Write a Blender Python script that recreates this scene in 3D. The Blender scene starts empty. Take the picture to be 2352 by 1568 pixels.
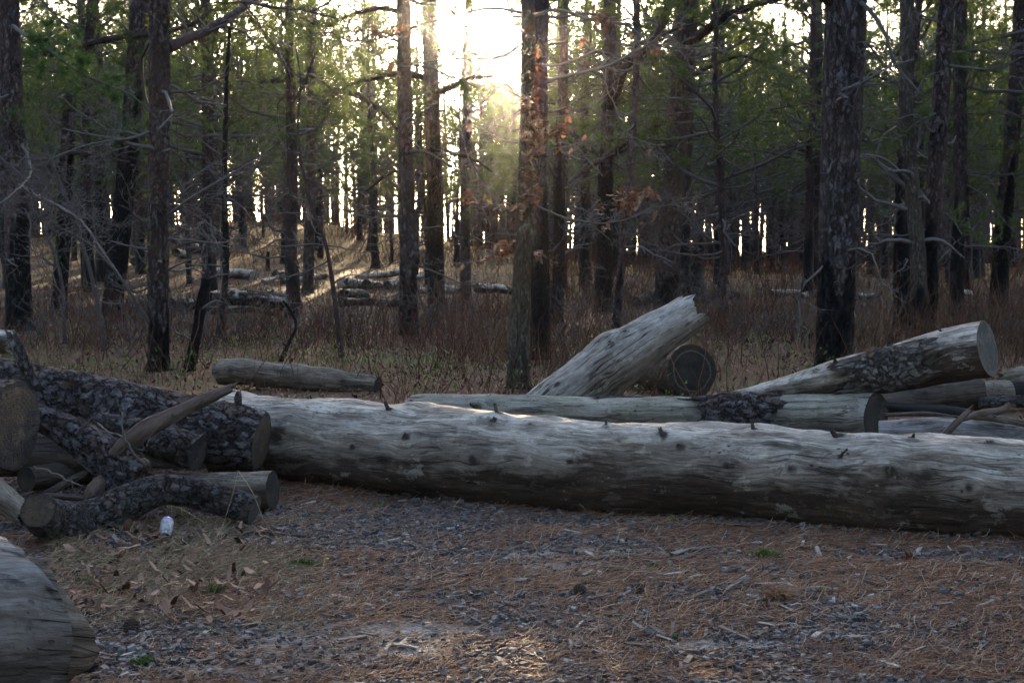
import bpy, math, random
import numpy as np
from mathutils import Vector
random.seed(7); rng = np.random.default_rng(7)
R = math.radians
S = bpy.context.scene
COL = S.collection

# ------------------------------------------------------------------ camera
CAMZ, F, HZ = 1.5, 2352*50/36, 575.0           # display pixels are those of a 2352x1568 picture
PITCH = math.atan((784-HZ)/F)
cd = bpy.data.cameras.new('camera'); cam = bpy.data.objects.new('camera', cd); COL.objects.link(cam)
cam.location = (0, 0, CAMZ); cam.rotation_euler = (math.pi/2-PITCH, 0, 0)
cd.sensor_width = 36; cd.lens = 50; cd.clip_start = .1; cd.clip_end = 3000
cd.dof.use_dof = True; cd.dof.focus_distance = 8.6; cd.dof.aperture_fstop = 8.0
S.camera = cam
# ------------------------------------------------------------------ sky, sun
SUN_EL, SUN_AZ = R(9.2), R(-0.54)                # azimuth measured from +Y towards +X
w = bpy.data.worlds.new('World'); S.world = w; w.use_nodes = True
nt = w.node_tree; bgn = nt.nodes['Background']
sky = nt.nodes.new('ShaderNodeTexSky'); sky.sky_type = 'NISHITA'; sky.sun_disc = False
sky.sun_elevation = SUN_EL; sky.sun_rotation = SUN_AZ
sky.air_density = 0.5; sky.dust_density = 1.6; sky.ozone_density = 0.0
nt.links.new(sky.outputs[0], bgn.inputs[0]); bgn.inputs[1].default_value = 0.15
ld = bpy.data.lights.new('sun', 'SUN'); ld.energy = 5.0; ld.angle = R(0.55); ld.color = (1.0, .74, .45)
lo = bpy.data.objects.new('sun', ld); COL.objects.link(lo)
sd = Vector((math.sin(SUN_AZ)*math.cos(SUN_EL), math.cos(SUN_AZ)*math.cos(SUN_EL), math.sin(SUN_EL)))
lo.rotation_euler = sd.to_track_quat('Z', 'Y').to_euler(); lo.location = (0, 60, 40)
S.view_settings.view_transform = 'Standard'; S.view_settings.look = 'None'
S.view_settings.exposure = 3.15; S.view_settings.gamma = 1
S.render.engine = 'CYCLES'
cy = S.cycles
cy.use_denoising = True; cy.denoiser = 'OPENIMAGEDENOISE'; cy.denoising_input_passes = 'RGB_ALBEDO_NORMAL'
cy.max_bounces = 5; cy.diffuse_bounces = 1; cy.glossy_bounces = 2; cy.transmission_bounces = 3
cy.transparent_max_bounces = 4; cy.volume_bounces = 0; cy.sample_clamp_indirect = 8
cy.use_adaptive_sampling = True; cy.adaptive_threshold = 0.015
cy.caustics_reflective = False; cy.caustics_refractive = False

# ------------------------------------------------------------------ noise
def _h(ix, iy, iz, s):
    h = (ix*374761393 + iy*668265263 + iz*2147483647 + s*1274126177) & 0xFFFFFFFF
    h = ((h ^ (h >> 13))*1103515245) & 0xFFFFFFFF
    h = ((h ^ (h >> 16))*2654435761) & 0xFFFFFFFF
    return ((h ^ (h >> 15)) & 0xFFFFFF)/float(0xFFFFFF)
def vnoise(p, s=0):
    p = np.asarray(p, float); i = np.floor(p).astype(np.int64); f = p-i; u = f*f*f*(f*(f*6-15)+10)
    x, y, z = i[..., 0], i[..., 1], i[..., 2]; ux, uy, uz = u[..., 0], u[..., 1], u[..., 2]; r = 0
    for dx in (0, 1):
        for dy in (0, 1):
            for dz in (0, 1):
                r = r+_h(x+dx, y+dy, z+dz, s)*(ux if dx else 1-ux)*(uy if dy else 1-uy)*(uz if dz else 1-uz)
    return r*2-1
def fbm(p, o=4, s=0):
    p = np.asarray(p, float); a, t, r = 1., 0., 0.
    for k in range(o): r = r+a*vnoise(p*2**k+k*17.3, s+k); t += a; a *= .5
    return r/t
def v3(x, y, z=0): return np.stack(np.broadcast_arrays(x, y, z), -1).astype(float)
def sstep(a, b, x): t = np.clip((np.asarray(x, float)-a)/(b-a), 0, 1); return t*t*(3-2*t)

# ------------------------------------------------------------------ terrain and projection
def H(x, y):
    x = np.asarray(x, float); y = np.asarray(y, float)
    z = .42*sstep(15, 50, y)
    z = z+2.35*np.exp(-((x+13)/13.)**2-((y-78)/22.)**2)+1.0*np.exp(-((x+40)/25.)**2-((y-80)/25.)**2)
    z = z+.10*fbm(v3(x/6, y/6), 3, 5)*sstep(12, 30, y)+.03*fbm(v3(x/1.2, y/1.2), 3, 6)*sstep(3, 8, y)
    return z
def P(px, py, Y):
    """the point at depth Y (metres along +Y) seen at display pixel px, py"""
    a, b = (px-1176)/F, (784-py)/F
    dy = math.cos(PITCH)+b*math.sin(PITCH); dz = -math.sin(PITCH)+b*math.cos(PITCH)
    t = Y/dy
    return np.array([a*t, Y, CAMZ+dz*t])
def G(px, py):
    lo_, hi_ = 3., 260.
    for Y in np.arange(3.5, 260, .25):
        p = P(px, py, Y)
        if p[2] <= H(p[0], p[1]): hi_ = Y; lo_ = Y-.25; break
    for _ in range(14):
        m = (lo_+hi_)/2; p = P(px, py, m)
        if p[2] <= H(p[0], p[1]): hi_ = m
        else: lo_ = m
    p = P(px, py, hi_); p[2] = float(H(p[0], p[1])); return p
def proj(p):
    d = np.asarray(p, float)-np.array([0, 0, CAMZ])
    fw = d[..., 1]*math.cos(PITCH)-d[..., 2]*math.sin(PITCH); up = d[..., 1]*math.sin(PITCH)+d[..., 2]*math.cos(PITCH)
    return 1176+F*d[..., 0]/fw, 784-F*up/fw

# ------------------------------------------------------------------ mesh collector
class MB:
    def __init__(s): s.V = []; s.Q = []; s.T = []; s.mq = []; s.mt = []; s.A = {}; s.n = 0
    def add(s, V, Q=None, T=None, mat=0, **attr):
        V = np.asarray(V, float).reshape(-1, 3)
        if Q is not None and len(Q): Q = np.asarray(Q).reshape(-1, 4); s.Q.append(Q+s.n); s.mq.append(np.full(len(Q), mat))
        if T is not None and len(T): T = np.asarray(T).reshape(-1, 3); s.T.append(T+s.n); s.mt.append(np.full(len(T), mat))
        for k, v in attr.items():
            v = np.asarray(v, float); v = np.full(len(V), float(v)) if v.ndim == 0 else v
            s.A.setdefault(k, []).append((s.n, v))
        s.V.append(V); s.n += len(V)
    def mesh(s, name, mats, smooth=True):
        V = np.concatenate(s.V); me = bpy.data.meshes.new(name)
        Q = np.concatenate(s.Q) if s.Q else np.zeros((0, 4), int); T = np.concatenate(s.T) if s.T else np.zeros((0, 3), int)
        mi = np.concatenate([np.concatenate(s.mq) if s.mq else np.zeros(0, int), np.concatenate(s.mt) if s.mt else np.zeros(0, int)])
        me.vertices.add(len(V)); me.vertices.foreach_set('co', V.ravel().astype(np.float32))
        lv = np.concatenate([Q.ravel(), T.ravel()]).astype(np.int32); me.loops.add(len(lv)); me.loops.foreach_set('vertex_index', lv)
        st = np.concatenate([np.arange(len(Q))*4, len(Q)*4+np.arange(len(T))*3]).astype(np.int32)
        me.polygons.add(len(st)); me.polygons.foreach_set('loop_start', st)
        me.polygons.foreach_set('material_index', mi.astype(np.int32))
        me.polygons.foreach_set('use_smooth', np.full(len(st), smooth))
        for k, L in s.A.items():
            vec = L[0][1].ndim == 2
            buf = np.zeros((len(V), 3) if vec else len(V), np.float32)
            for o, v in L: buf[o:o+len(v)] = v
            a = me.attributes.new(k, 'FLOAT_VECTOR' if vec else 'FLOAT', 'POINT'); a.data.foreach_set('vector' if vec else 'value', buf.ravel())
        for m in mats: me.materials.append(m)
        me.update(calc_edges=True); return me
def link(name, me, parent=None, loc=None):
    o = bpy.data.objects.new(name, me); COL.objects.link(o)
    if parent is not None: o.parent = parent
    if loc is not None: o.location = [float(c) for c in loc]
    return o
def thing(name, label, cat, group=None, loc=(0, 0, 0), me=None):
    o = link(name, me, None, loc); o['label'] = label; o['category'] = cat
    if group: o['group'] = group
    return o
def kind(o, k, label=None):
    o['kind'] = k
    if label: o['label'] = label
    return o

# ------------------------------------------------------------------ tubes
def unit(v): return v/np.maximum(np.linalg.norm(v, axis=-1, keepdims=True), 1e-9)
def ring_quads(N, nr, off=0):
    i = np.arange(N-1)[:, None]*nr; j = np.arange(nr)[None]; k = (j+1) % nr
    return (np.stack([i+j, i+k, i+nr+k, i+nr+j], -1).reshape(-1, 4)+off)
def batch(mb, Ps, Rs, sides=4, mat=0, **attr):
    """many thin tubes at once: Ps (n,K,3), Rs (n,K)"""
    Ps = np.asarray(Ps, float); Rs = np.asarray(Rs, float)
    if not len(Ps): return
    n, K, _ = Ps.shape; T = unit(np.gradient(Ps, axis=1))
    ref = np.where(np.abs(T[..., 2:3]) > .8, np.array([1., 0, 0]), np.array([0, 0, 1.]))
    A = unit(np.cross(T, ref)); B = np.cross(T, A)
    th = np.arange(sides)*2*math.pi/sides
    V = Ps[:, :, None]+Rs[..., None, None]*(A[:, :, None]*np.cos(th)[:, None]+B[:, :, None]*np.sin(th)[:, None])
    Q = (ring_quads(K, sides)[None]+(np.arange(n)*K*sides)[:, None, None]).reshape(-1, 4)
    at = {}
    for k, v in attr.items():
        v = np.asarray(v, float)
        at[k] = np.full(n*K*sides, float(v)) if v.ndim == 0 else (np.repeat(v, K*sides) if v.shape == (n,) else np.repeat(v.reshape(-1), sides))
    if 'lc' not in at:
        s_ = np.concatenate([np.zeros((n, 1)), np.cumsum(np.linalg.norm(np.diff(Ps, axis=1), axis=-1), 1)], 1)
        lc = np.stack(np.broadcast_arrays(s_[..., None]+np.arange(n)[:, None, None]*1.7 % 50, Rs[..., None]*np.cos(th), Rs[..., None]*np.sin(th)), -1)
        at['lc'] = lc.reshape(-1, 3)
    mb.add(V.reshape(-1, 3), Q, mat=mat, **at)
class Twigs:
    """collects polylines resampled to K points, built in one batch"""
    def __init__(s, K=6): s.K = K; s.P = []; s.R = []
    def add(s, pts, r0, r1): s.P.append(pts); s.R.append(np.linspace(r0, r1, s.K))
def walk(start, d, L, K=6, wig=.25, grav=0., rg=random):
    """a crooked polyline from start along d"""
    d = np.array(d, float); d /= np.linalg.norm(d); p = np.array(start, float); out = [p.copy()]
    for _ in range(K-1):
        d = d+np.array([rg.gauss(0, wig), rg.gauss(0, wig), rg.gauss(0, wig)+grav]); d /= np.linalg.norm(d)
        p = p+d*L/(K-1); out.append(p.copy())
    return np.array(out)
def catmull(pts, N):
    pts = np.asarray(pts, float)
    if len(pts) == 2: return pts[0]+(pts[1]-pts[0])*np.linspace(0, 1, N)[:, None]
    E = np.vstack([2*pts[0]-pts[1], pts, 2*pts[-1]-pts[-2]])
    L = np.linalg.norm(np.diff(pts[:, :3], axis=0), axis=1); c = np.concatenate([[0], np.cumsum(L)]); t = np.linspace(0, c[-1], N)
    k = np.clip(np.searchsorted(c, t, side='right')-1, 0, len(pts)-2); u = ((t-c[k])/L[k])[:, None]
    a, b, d, e = E[k], E[k+1], E[k+2], E[k+3]
    return .5*((2*b)+(d-a)*u+(2*a-5*b+4*d-e)*u*u+(3*b-a-3*d+e)*u**3)
def frames(C):
    T = unit(np.gradient(C, axis=0)); A = np.zeros_like(C)
    r = np.array([0, 0, 1.]) if abs(T[0][2]) < .8 else np.array([0, 1., 0])
    a = r-T[0]*r.dot(T[0]); a /= np.linalg.norm(a); A[0] = a
    for i in range(1, len(C)):
        a = a-T[i]*a.dot(T[i]); a /= np.linalg.norm(a); A[i] = a
    return T, A, np.cross(T, A)

# ------------------------------------------------------------------ materials
class N:
    def __init__(s, name):
        s.m = bpy.data.materials.new(name); s.m.use_nodes = True; s.t = s.m.node_tree; s.t.nodes.clear()
        s.out = s.t.nodes.new('ShaderNodeOutputMaterial')
    def n(s, typ, ins=None, **kw):
        x = s.t.nodes.new('ShaderNode'+typ)
        for k, v in kw.items(): setattr(x, k, v)
        for k, v in (ins or {}).items(): s.set(x.inputs[k], v)
        return x
    def set(s, sock, v):
        if isinstance(v, bpy.types.NodeSocket): s.t.links.new(v, sock)
        elif isinstance(v, bpy.types.Node): s.t.links.new(v.outputs[0], sock)
        else:
            if isinstance(v, tuple) and len(v) == 3 and sock.type == 'RGBA': v = (*v, 1)
            sock.default_value = v
    def attr(s, name, out='Vector'): return s.n('Attribute', attribute_name=name, attribute_type='GEOMETRY').outputs[out]
    def vmul(s, a, b): return s.n('VectorMath', {0: a, 1: b}, operation='MULTIPLY').outputs[0]
    def vadd(s, a, b): return s.n('VectorMath', {0: a, 1: b}, operation='ADD').outputs[0]
    def math(s, op, a, b=0., c=0.): return s.n('Math', {0: a, 1: b, 2: c}, operation=op).outputs[0]
    def noise(s, vec, scale, detail=4., rough=.6, dist=0., out='Fac'): return s.n('TexNoise', {'Vector': vec, 'Scale': scale, 'Detail': detail, 'Roughness': rough, 'Distortion': dist}).outputs[out]
    def ramp(s, f, stops, interp='LINEAR'):
        x = s.n('ValToRGB', {0: f}); cr = x.color_ramp; cr.interpolation = interp
        while len(cr.elements) < len(stops): cr.elements.new(.5)
        for e, (p, c) in zip(cr.elements, stops): e.position = p; e.color = (*c, 1) if isinstance(c, tuple) else (c, c, c, 1)
        return x.outputs[0]
    def mix(s, f, a, b, bt='MIX'):
        x = s.n('Mix', data_type='RGBA', blend_type=bt); s.set(x.inputs[0], f); s.set(x.inputs[6], a); s.set(x.inputs[7], b); return x.outputs[2]
    def mapr(s, v, a, b, c=0., d=1.): return s.n('MapRange', {0: v, 1: a, 2: b, 3: c, 4: d}).outputs[0]
    def bsdf(s, col, rough=.85, spec=.3, bump=None, bd=.01, bs=1., disp=None, trans=None):
        b = s.n('BsdfPrincipled', {'Base Color': col, 'Roughness': rough, 'Specular IOR Level': spec})
        if bump is not None: s.t.links.new(s.n('Bump', {'Height': bump, 'Distance': bd, 'Strength': bs}).outputs[0], b.inputs['Normal'])
        sh = b.outputs[0]
        if trans is not None:
            tr = s.n('BsdfTranslucent', {'Color': trans[1]}); mx = s.n('MixShader', {0: trans[0], 1: sh, 2: tr.outputs[0]}); sh = mx.outputs[0]
        s.t.links.new(sh, s.out.inputs[0])
        if disp is not None:
            h, sc, mid = disp
            dn = s.n('Displacement', {'Height': h, 'Scale': sc, 'Midlevel': mid}); s.t.links.new(dn.outputs[0], s.out.inputs[2])
            s.m.displacement_method = 'BOTH'
        return s.m
def bark(name, plate=.05, stretch=1.7, a=(.13, .115, .12), b=(.24, .22, .23), red=(.12, .07, .055), crev=(.022, .018, .018), amp=.012, lichen=0., disp=True, far=False, soft=0.):
    m = N(name); lc = m.attr('lc'); oi = m.n('ObjectInfo').outputs['Random']
    v = m.vadd(lc, m.n('CombineXYZ', {0: m.math('MULTIPLY', oi, 37.), 1: 0., 2: 0.}).outputs[0])
    v = m.vmul(v, (1/(plate*stretch), 1/plate, 1/plate))
    wob = m.noise(v, 1.1, 5, .72, out='Color'); vv = m.vadd(v, m.vmul(m.vadd(wob, (-.5, -.5, -.5)), (2.1+.1*soft, 2.5, 2.5)))
    e = m.n('TexVoronoi', {'Vector': vv, 'Scale': 1.}, feature='DISTANCE_TO_EDGE').outputs[0]
    f1 = m.n('TexVoronoi', {'Vector': vv, 'Scale': 1.}, feature='F1')
    e2 = m.n('TexVoronoi', {'Vector': m.vadd(m.vmul(vv, (1., 1.4, 1.4)), (3.3, 1.7, 9.1)), 'Scale': 2.3}, feature='DISTANCE_TO_EDGE').outputs[0]
    cell = m.n('SeparateColor', {0: f1.outputs['Color']})
    pl = m.mapr(e, 0., .16)
    fine = m.noise(vv, 2.6, 6, .75); med = m.noise(lc, 14., 4, .6)
    h = m.math('ADD', m.math('MULTIPLY', pl, .45), m.math('ADD', m.math('MULTIPLY', fine, .5), m.math('ADD', m.math('MULTIPLY', cell.outputs[0], .35), m.math('MULTIPLY', m.mapr(e2, 0., .1), .12))))
    col = m.mix(m.mapr(m.math('ADD', m.math('MULTIPLY', cell.outputs[1], .45), m.math('MULTIPLY', m.noise(vv, 1.3, 4, .7), .9)), .35, .95), a, b)
    col = m.mix(m.mapr(cell.outputs[2], .6, .95), col, red)
    col = m.mix(m.mapr(med, .42, .62), m.mix(.5, col, a), col)
    col = m.mix(m.mapr(fine, .36, .62-.12*soft), m.mix(.6-.2*soft, col, crev), col)
    col = m.mix(m.mapr(e2, 0., .05), m.mix(.45, col, crev), col)
    col = m.mix(m.mapr(e, .0, .075), crev, col)
    if not soft:
        fu = m.noise(m.vadd(m.vmul(v, (.55, 1.15, 1.15)), m.vmul(wob, (.8, .8, .8))), 1., 4, .6); fl = m.mapr(m.math('ABSOLUTE', m.math('SUBTRACT', fu, .5)), .0, .05); col = m.mix(fl, m.mix(.35, crev, col), col); h = m.math('ADD', h, m.math('MULTIPLY', fl, .45))
        col = m.mix(m.mapr(m.noise(m.vmul(lc, (.5, 1., 1.)), 2.2, 4, .6), .40, .62), m.mix(.5, col, red), col)
    if soft: col = m.mix(m.mapr(m.noise(m.vmul(lc, (1., 1.3, 1.3)), 3.1, 5, .65), .52, .66, 0., .7), col, (.115, .075, .058)); col = m.mix(m.mapr(m.noise(m.vmul(lc, (1.3, 1., 1.)), 5.7, 5, .7), .62, .68, 0., .85), col, (.30, .235, .17))
    if lichen:
        ln = m.noise(lc, 9., 5, .7); big = m.noise(lc, 1.7, 2, .5)
        lf = m.math('MULTIPLY', m.mapr(ln, .56, .66), m.mapr(big, .62-.2*lichen, .8-.2*lichen)); col = m.mix(lf, col, (.30, .34, .27))
    ch = m.attr('char', 'Fac'); chn = m.math('ADD', ch, m.math('MULTIPLY', m.math('SUBTRACT', m.noise(lc, 5., 4, .6), .5), .5))
    col = m.mix(m.mapr(chn, .4, .62), col, m.mix(m.mapr(fine, .4, .8), (.008, .007, .007), (.03, .028, .03)))
    rough = m.mapr(chn, .4, .62, .88, .6)
    return m.bsdf(col, rough, .2, h, amp*1.8, 1., (h, amp*1.5, .8) if disp else None)
def wood(name, hi=(.46, .44, .41), lo_=(.17, .145, .12), brown=(.10, .068, .045), green=0., dark=.5, under=.75, grain=1., cracks=.6, under_a=.45, under_b=-.25):
    """silver weathered wood without bark; lc.y points up on logs, its underside is painted with brown damp stain and shade"""
    m = N(name); lc = m.attr('lc'); sx = m.n('SeparateXYZ', {0: lc})
    st = m.vmul(lc, (1., 7., 7.))
    warp = m.vmul(m.vadd(m.noise(m.vmul(lc, (.7, 1., 1.)), 2.6, 3, .5, out='Color'), (-.5, -.5, -.5)), (.2, .75, .75)); stw = m.vadd(st, warp)
    g1 = m.noise(stw, 2.2, 6, .68); g2 = m.noise(m.vmul(stw, (1., 4., 4.)), 4.5*grain, 5, .7); blot = m.noise(m.vmul(lc, (1., 1.8, 1.8)), 2.4, 7, .68)
    fineb = m.noise(m.vmul(lc, (1, 2.5, 2.5)), 16., 6, .75)
    col = m.ramp(g1, [(.3, lo_), (.47, tuple(.5*(x+y) for x, y in zip(lo_, hi))), (.62, hi)])
    col = m.mix(m.mapr(g2, .42, .62, .55, 0.), col, tuple(x*.62 for x in lo_))
    col = m.mix(m.math('MULTIPLY', m.mapr(blot, .50, .68), dark), col, (.085, .07, .062))
    col = m.mix(m.mapr(fineb, .57, .68, 0., .7), col, (.065, .052, .043))
    blot2 = m.noise(m.vmul(lc, (1., 1.6, 1.6)), 7.5, 6, .72); col = m.mix(m.mapr(blot2, .54, .68, 0., .6), col, (.13, .105, .088))
    if green: col = m.mix(m.math('MULTIPLY', m.mapr(m.noise(lc, 3.1, 4, .6), .38, .62), green), col, (.25, .27, .155))
    if under:  # brown stain on sides and underside, with shade painted in
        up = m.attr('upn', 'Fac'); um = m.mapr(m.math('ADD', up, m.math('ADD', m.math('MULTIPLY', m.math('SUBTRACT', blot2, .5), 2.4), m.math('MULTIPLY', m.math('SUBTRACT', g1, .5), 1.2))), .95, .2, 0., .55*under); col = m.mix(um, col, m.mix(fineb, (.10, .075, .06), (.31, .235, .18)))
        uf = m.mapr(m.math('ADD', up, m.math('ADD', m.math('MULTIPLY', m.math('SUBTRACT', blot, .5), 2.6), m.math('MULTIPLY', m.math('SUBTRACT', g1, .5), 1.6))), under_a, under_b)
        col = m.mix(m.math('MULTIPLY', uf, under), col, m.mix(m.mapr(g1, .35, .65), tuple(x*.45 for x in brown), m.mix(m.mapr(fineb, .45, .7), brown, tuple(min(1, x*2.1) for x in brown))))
    pit = m.n('TexVoronoi', {'Vector': m.vmul(lc, (22., 34., 34.)), 'Scale': 1.}, feature='F1'); pm = m.mapr(m.noise(lc, 4.1, 3, .6), .52, .62)
    pf = m.math('MULTIPLY', m.mapr(m.math('ADD', pit.outputs[0], m.math('MULTIPLY', m.n('SeparateColor', {0: pit.outputs['Color']}).outputs[0], .35)), .22, .32, 1., 0.), pm); col = m.mix(m.math('MULTIPLY', pf, .8), col, (.04, .03, .025))
    peel = m.noise(m.vmul(lc, (1., 1.5, 1.5)), 5.3, 6, .72); col = m.mix(m.mapr(peel, .585, .60, 0., .55), col, tuple(x*.55+.02 for x in lo_)); col = m.mix(m.mapr(peel, .40, .385, 0., .16), col, tuple(min(1., x*1.25) for x in hi))
    kn = m.attr('knot', 'Fac'); col = m.mix(m.math('MULTIPLY', kn, .9), col, (.035, .027, .022))
    ck = m.noise(m.vadd(m.vmul(lc, (.55, 7., 7.)), m.vmul(warp, (1., .6, .6))), 1.7, 3, .62); crk = m.mapr(m.math('ABSOLUTE', m.math('SUBTRACT', ck, .5)), 0., .034)
    cm = m.mapr(m.noise(m.vmul(lc, (1., 1.6, 1.6)), 2.9, 3, .6), .42, .54); crk = m.math('SUBTRACT', 1., m.math('MULTIPLY', m.math('SUBTRACT', 1., crk), m.math('MULTIPLY', cm, cracks)))
    col = m.mix(crk, (.02, .016, .014), col)
    ch = m.attr('char', 'Fac'); chn = m.math('ADD', ch, m.math('MULTIPLY', m.math('SUBTRACT', blot, .5), .8))
    col = m.mix(m.mapr(chn, .42, .52), col, (.012, .011, .012))
    h = m.math('ADD', m.math('ADD', m.math('MULTIPLY', g1, .6), m.math('MULTIPLY', g2, .5)), m.math('ADD', m.math('ADD', m.math('MULTIPLY', crk, .9), m.math('MULTIPLY', m.mapr(peel, .585, .60), -.35)), m.math('ADD', m.math('MULTIPLY', fineb, .5), m.math('MULTIPLY', pf, -.5))))
    return m.bsdf(col, .8, .2, h, .02, 1.)
def sawn(name, a=(.16, .12, .09), b=(.26, .22, .18), rim=(.05, .04, .035), mid=(.10, .10, .11), ringk=60., halo=None):
    m = N(name); lc = m.attr('lc'); rr = m.attr('rad', 'Fac')
    no = m.noise(lc, 7., 5, .65); rw = m.math('ADD', m.math('MULTIPLY', rr, ringk), m.math('MULTIPLY', no, 3.))
    ring = m.math('MULTIPLY', m.math('ADD', m.math('SINE', rw), 1.), .5)
    sw = m.n('TexWave', {'Vector': lc, 'Scale': 22., 'Distortion': 2.5, 'Detail': 3.}, bands_direction='Y').outputs['Fac']
    col = m.mix(m.math('ADD', m.math('MULTIPLY', ring, .35), m.math('ADD', m.math('MULTIPLY', sw, .12), m.math('MULTIPLY', m.noise(lc, 17., 5, .7), .5))), a, b)
    col = m.mix(m.mapr(m.noise(lc, 4., 4, .6), .45, .62), col, mid)
    col = m.mix(m.mapr(no, .55, .7, 0., .6), col, tuple(min(1., x*1.5) for x in b))
    if halo: col = m.mix(m.math('MULTIPLY', m.mapr(m.math('ABSOLUTE', m.math('SUBTRACT', m.math('ADD', rr, m.math('MULTIPLY', m.math('SUBTRACT', no, .5), .12)), .76)), .0, .045, 1., 0.), .8), col, halo)
    sx_ = m.n('SeparateXYZ', {0: lc}); an = m.math('ARCTAN2', sx_.outputs[1], sx_.outputs[2]); rc = m.noise(m.n('CombineXYZ', {0: m.math('MULTIPLY', an, 4.), 1: m.math('MULTIPLY', rr, .8), 2: 0.}).outputs[0], 1.3, 3, .6)
    chk = m.mapr(m.math('ABSOLUTE', m.math('SUBTRACT', rc, .5)), 0., .012); col = m.mix(chk, (.012, .01, .009), col)
    col = m.mix(m.mapr(m.math('ADD', rr, m.math('MULTIPLY', m.math('SUBTRACT', m.noise(lc, 25., 3, .6), .5), .12)), .88, .95), col, rim)
    h = m.math('ADD', m.math('ADD', m.math('MULTIPLY', ring, .12), m.math('MULTIPLY', chk, .5)), m.math('ADD', no, m.math('MULTIPLY', sw, .12)))
    return m.bsdf(col, .85, .2, h, .006, 1.)
def plain(name, stops, scale=6., rough=.85, bd=.004, tint='tint', trans=None, spec=.25, coord='obj'):
    m = N(name); co = m.attr('lc') if coord == 'lc' else m.n('TexCoord').outputs['Object']
    no = m.noise(co, scale, 4, .65); t = m.attr(tint, 'Fac')
    f = m.math('ADD', m.math('MULTIPLY', t, .75), m.math('MULTIPLY', no, .25))
    col = m.ramp(f, stops)
    return m.bsdf(col, rough, spec, no, bd, .8, None, (trans[0], m.mix(1., col, trans[1], 'MULTIPLY')) if trans else None)

M = {}
M['pine'] = bark('pine_bark', .078, 1.9, (.15, .122, .122), (.27, .235, .24), (.20, .12, .095), (.016, .013, .014), .010)
M['pine_big'] = bark('pine_bark_plated', .098, 1.9, (.15, .13, .135), (.26, .235, .245), (.18, .13, .11), (.02, .017, .018), .012, .5)
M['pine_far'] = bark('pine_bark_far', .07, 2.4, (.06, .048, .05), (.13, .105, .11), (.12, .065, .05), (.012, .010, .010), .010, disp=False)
M['pine_log'] = bark('pine_bark_fallen', .066, 1.5, (.23, .20, .205), (.44, .415, .435), (.25, .175, .145), (.022, .016, .016), .013, .3, soft=1.)
M['pine_log_fine'] = bark('pine_bark_small', .042, 1.5, (.22, .195, .195), (.42, .40, .405), (.25, .185, .15), (.022, .017, .016), .010, .45, soft=1.)
M['bark_thin'] = bark('thin_flaking_bark', .05, 1.3, (.24, .21, .19), (.44, .41, .385), (.20, .15, .115), (.06, .047, .04), .009, .2, soft=1.)
M['oak'] = bark('oak_bark', .030, 3.6, (.13, .108, .088), (.30, .26, .215), (.18, .14, .105), (.025, .02, .017), .006, .55)
M['twig'] = plain('bare_twig_bark', [(0, (.05, .04, .038)), (.5, (.11, .095, .09)), (1, (.155, .14, .13))], 5.)
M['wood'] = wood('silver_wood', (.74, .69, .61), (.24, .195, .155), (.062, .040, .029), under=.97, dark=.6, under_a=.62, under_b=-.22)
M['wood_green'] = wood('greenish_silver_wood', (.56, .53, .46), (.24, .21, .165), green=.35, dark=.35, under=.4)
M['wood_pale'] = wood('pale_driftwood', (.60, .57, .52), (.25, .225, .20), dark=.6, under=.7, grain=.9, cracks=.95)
M['wood_old'] = wood('rotten_pale_wood', (.34, .30, .24), (.13, .10, .075), dark=.6, under=.7)
M['wood_dark'] = wood('dark_shade_wood', (.095, .075, .058), (.035, .028, .022), (.06, .04, .028), dark=.6, under=.7)  # dark wood tone, deepened to paint shade into the pile gaps
M['wood_red'] = wood('reddish_dry_wood', (.17, .118, .098), (.055, .037, .032), (.07, .045, .035), dark=.4, under=.6)
M['wood_front'] = wood('smooth_grey_cut_wood', (.36, .355, .36), (.15, .14, .14), (.06, .045, .038), dark=.85, under=.85, grain=.6, cracks=.9, under_a=.7, under_b=-.2)
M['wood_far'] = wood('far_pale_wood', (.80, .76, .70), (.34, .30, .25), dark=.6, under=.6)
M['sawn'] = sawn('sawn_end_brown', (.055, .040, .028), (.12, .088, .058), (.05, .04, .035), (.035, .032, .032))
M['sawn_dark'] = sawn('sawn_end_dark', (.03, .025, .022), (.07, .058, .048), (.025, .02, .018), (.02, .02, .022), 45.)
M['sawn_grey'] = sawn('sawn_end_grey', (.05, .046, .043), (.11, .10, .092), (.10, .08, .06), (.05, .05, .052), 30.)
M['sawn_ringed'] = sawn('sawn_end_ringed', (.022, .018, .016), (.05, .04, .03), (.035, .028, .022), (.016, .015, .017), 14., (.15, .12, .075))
M['needle'] = plain('pine_needles', [(0, (.034, .055, .024)), (.5, (.062, .092, .036)), (1, (.12, .145, .05))], .7, .6, .0, trans=(.52, (1.7, 1.6, .8)))
M['needle_near'] = plain('fresh_pine_needles', [(0, (.024, .050, .018)), (.5, (.050, .090, .028)), (1, (.115, .155, .045))], .7, .55, .0, trans=(.35, (1.4, 1.6, .7)))
M['leaf'] = plain('dead_oak_leaf', [(0, (.08, .04, .028)), (.5, (.17, .092, .062)), (1, (.33, .21, .145))], 9., .6, .002, trans=(.22, (1.2, 1., .8)))
M['stem'] = plain('undergrowth_stems', [(0, (.050, .022, .015)), (.5, (.125, .060, .037)), (1, (.26, .155, .09))], 2., .8, 0, trans=(.25, (1.3, 1., .7)))
M['grass'] = plain('green_blades', [(0, (.04, .075, .015)), (.5, (.07, .14, .025)), (1, (.16, .24, .06))], 3., .6, 0, trans=(.3, (1.4, 1.6, .6)))
M['dry'] = plain('dry_straw', [(0, (.16, .105, .06)), (.5, (.34, .26, .16)), (1, (.55, .46, .33))], 3., .65, 0, trans=(.2, (1.3, 1.1, .8)))
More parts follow.
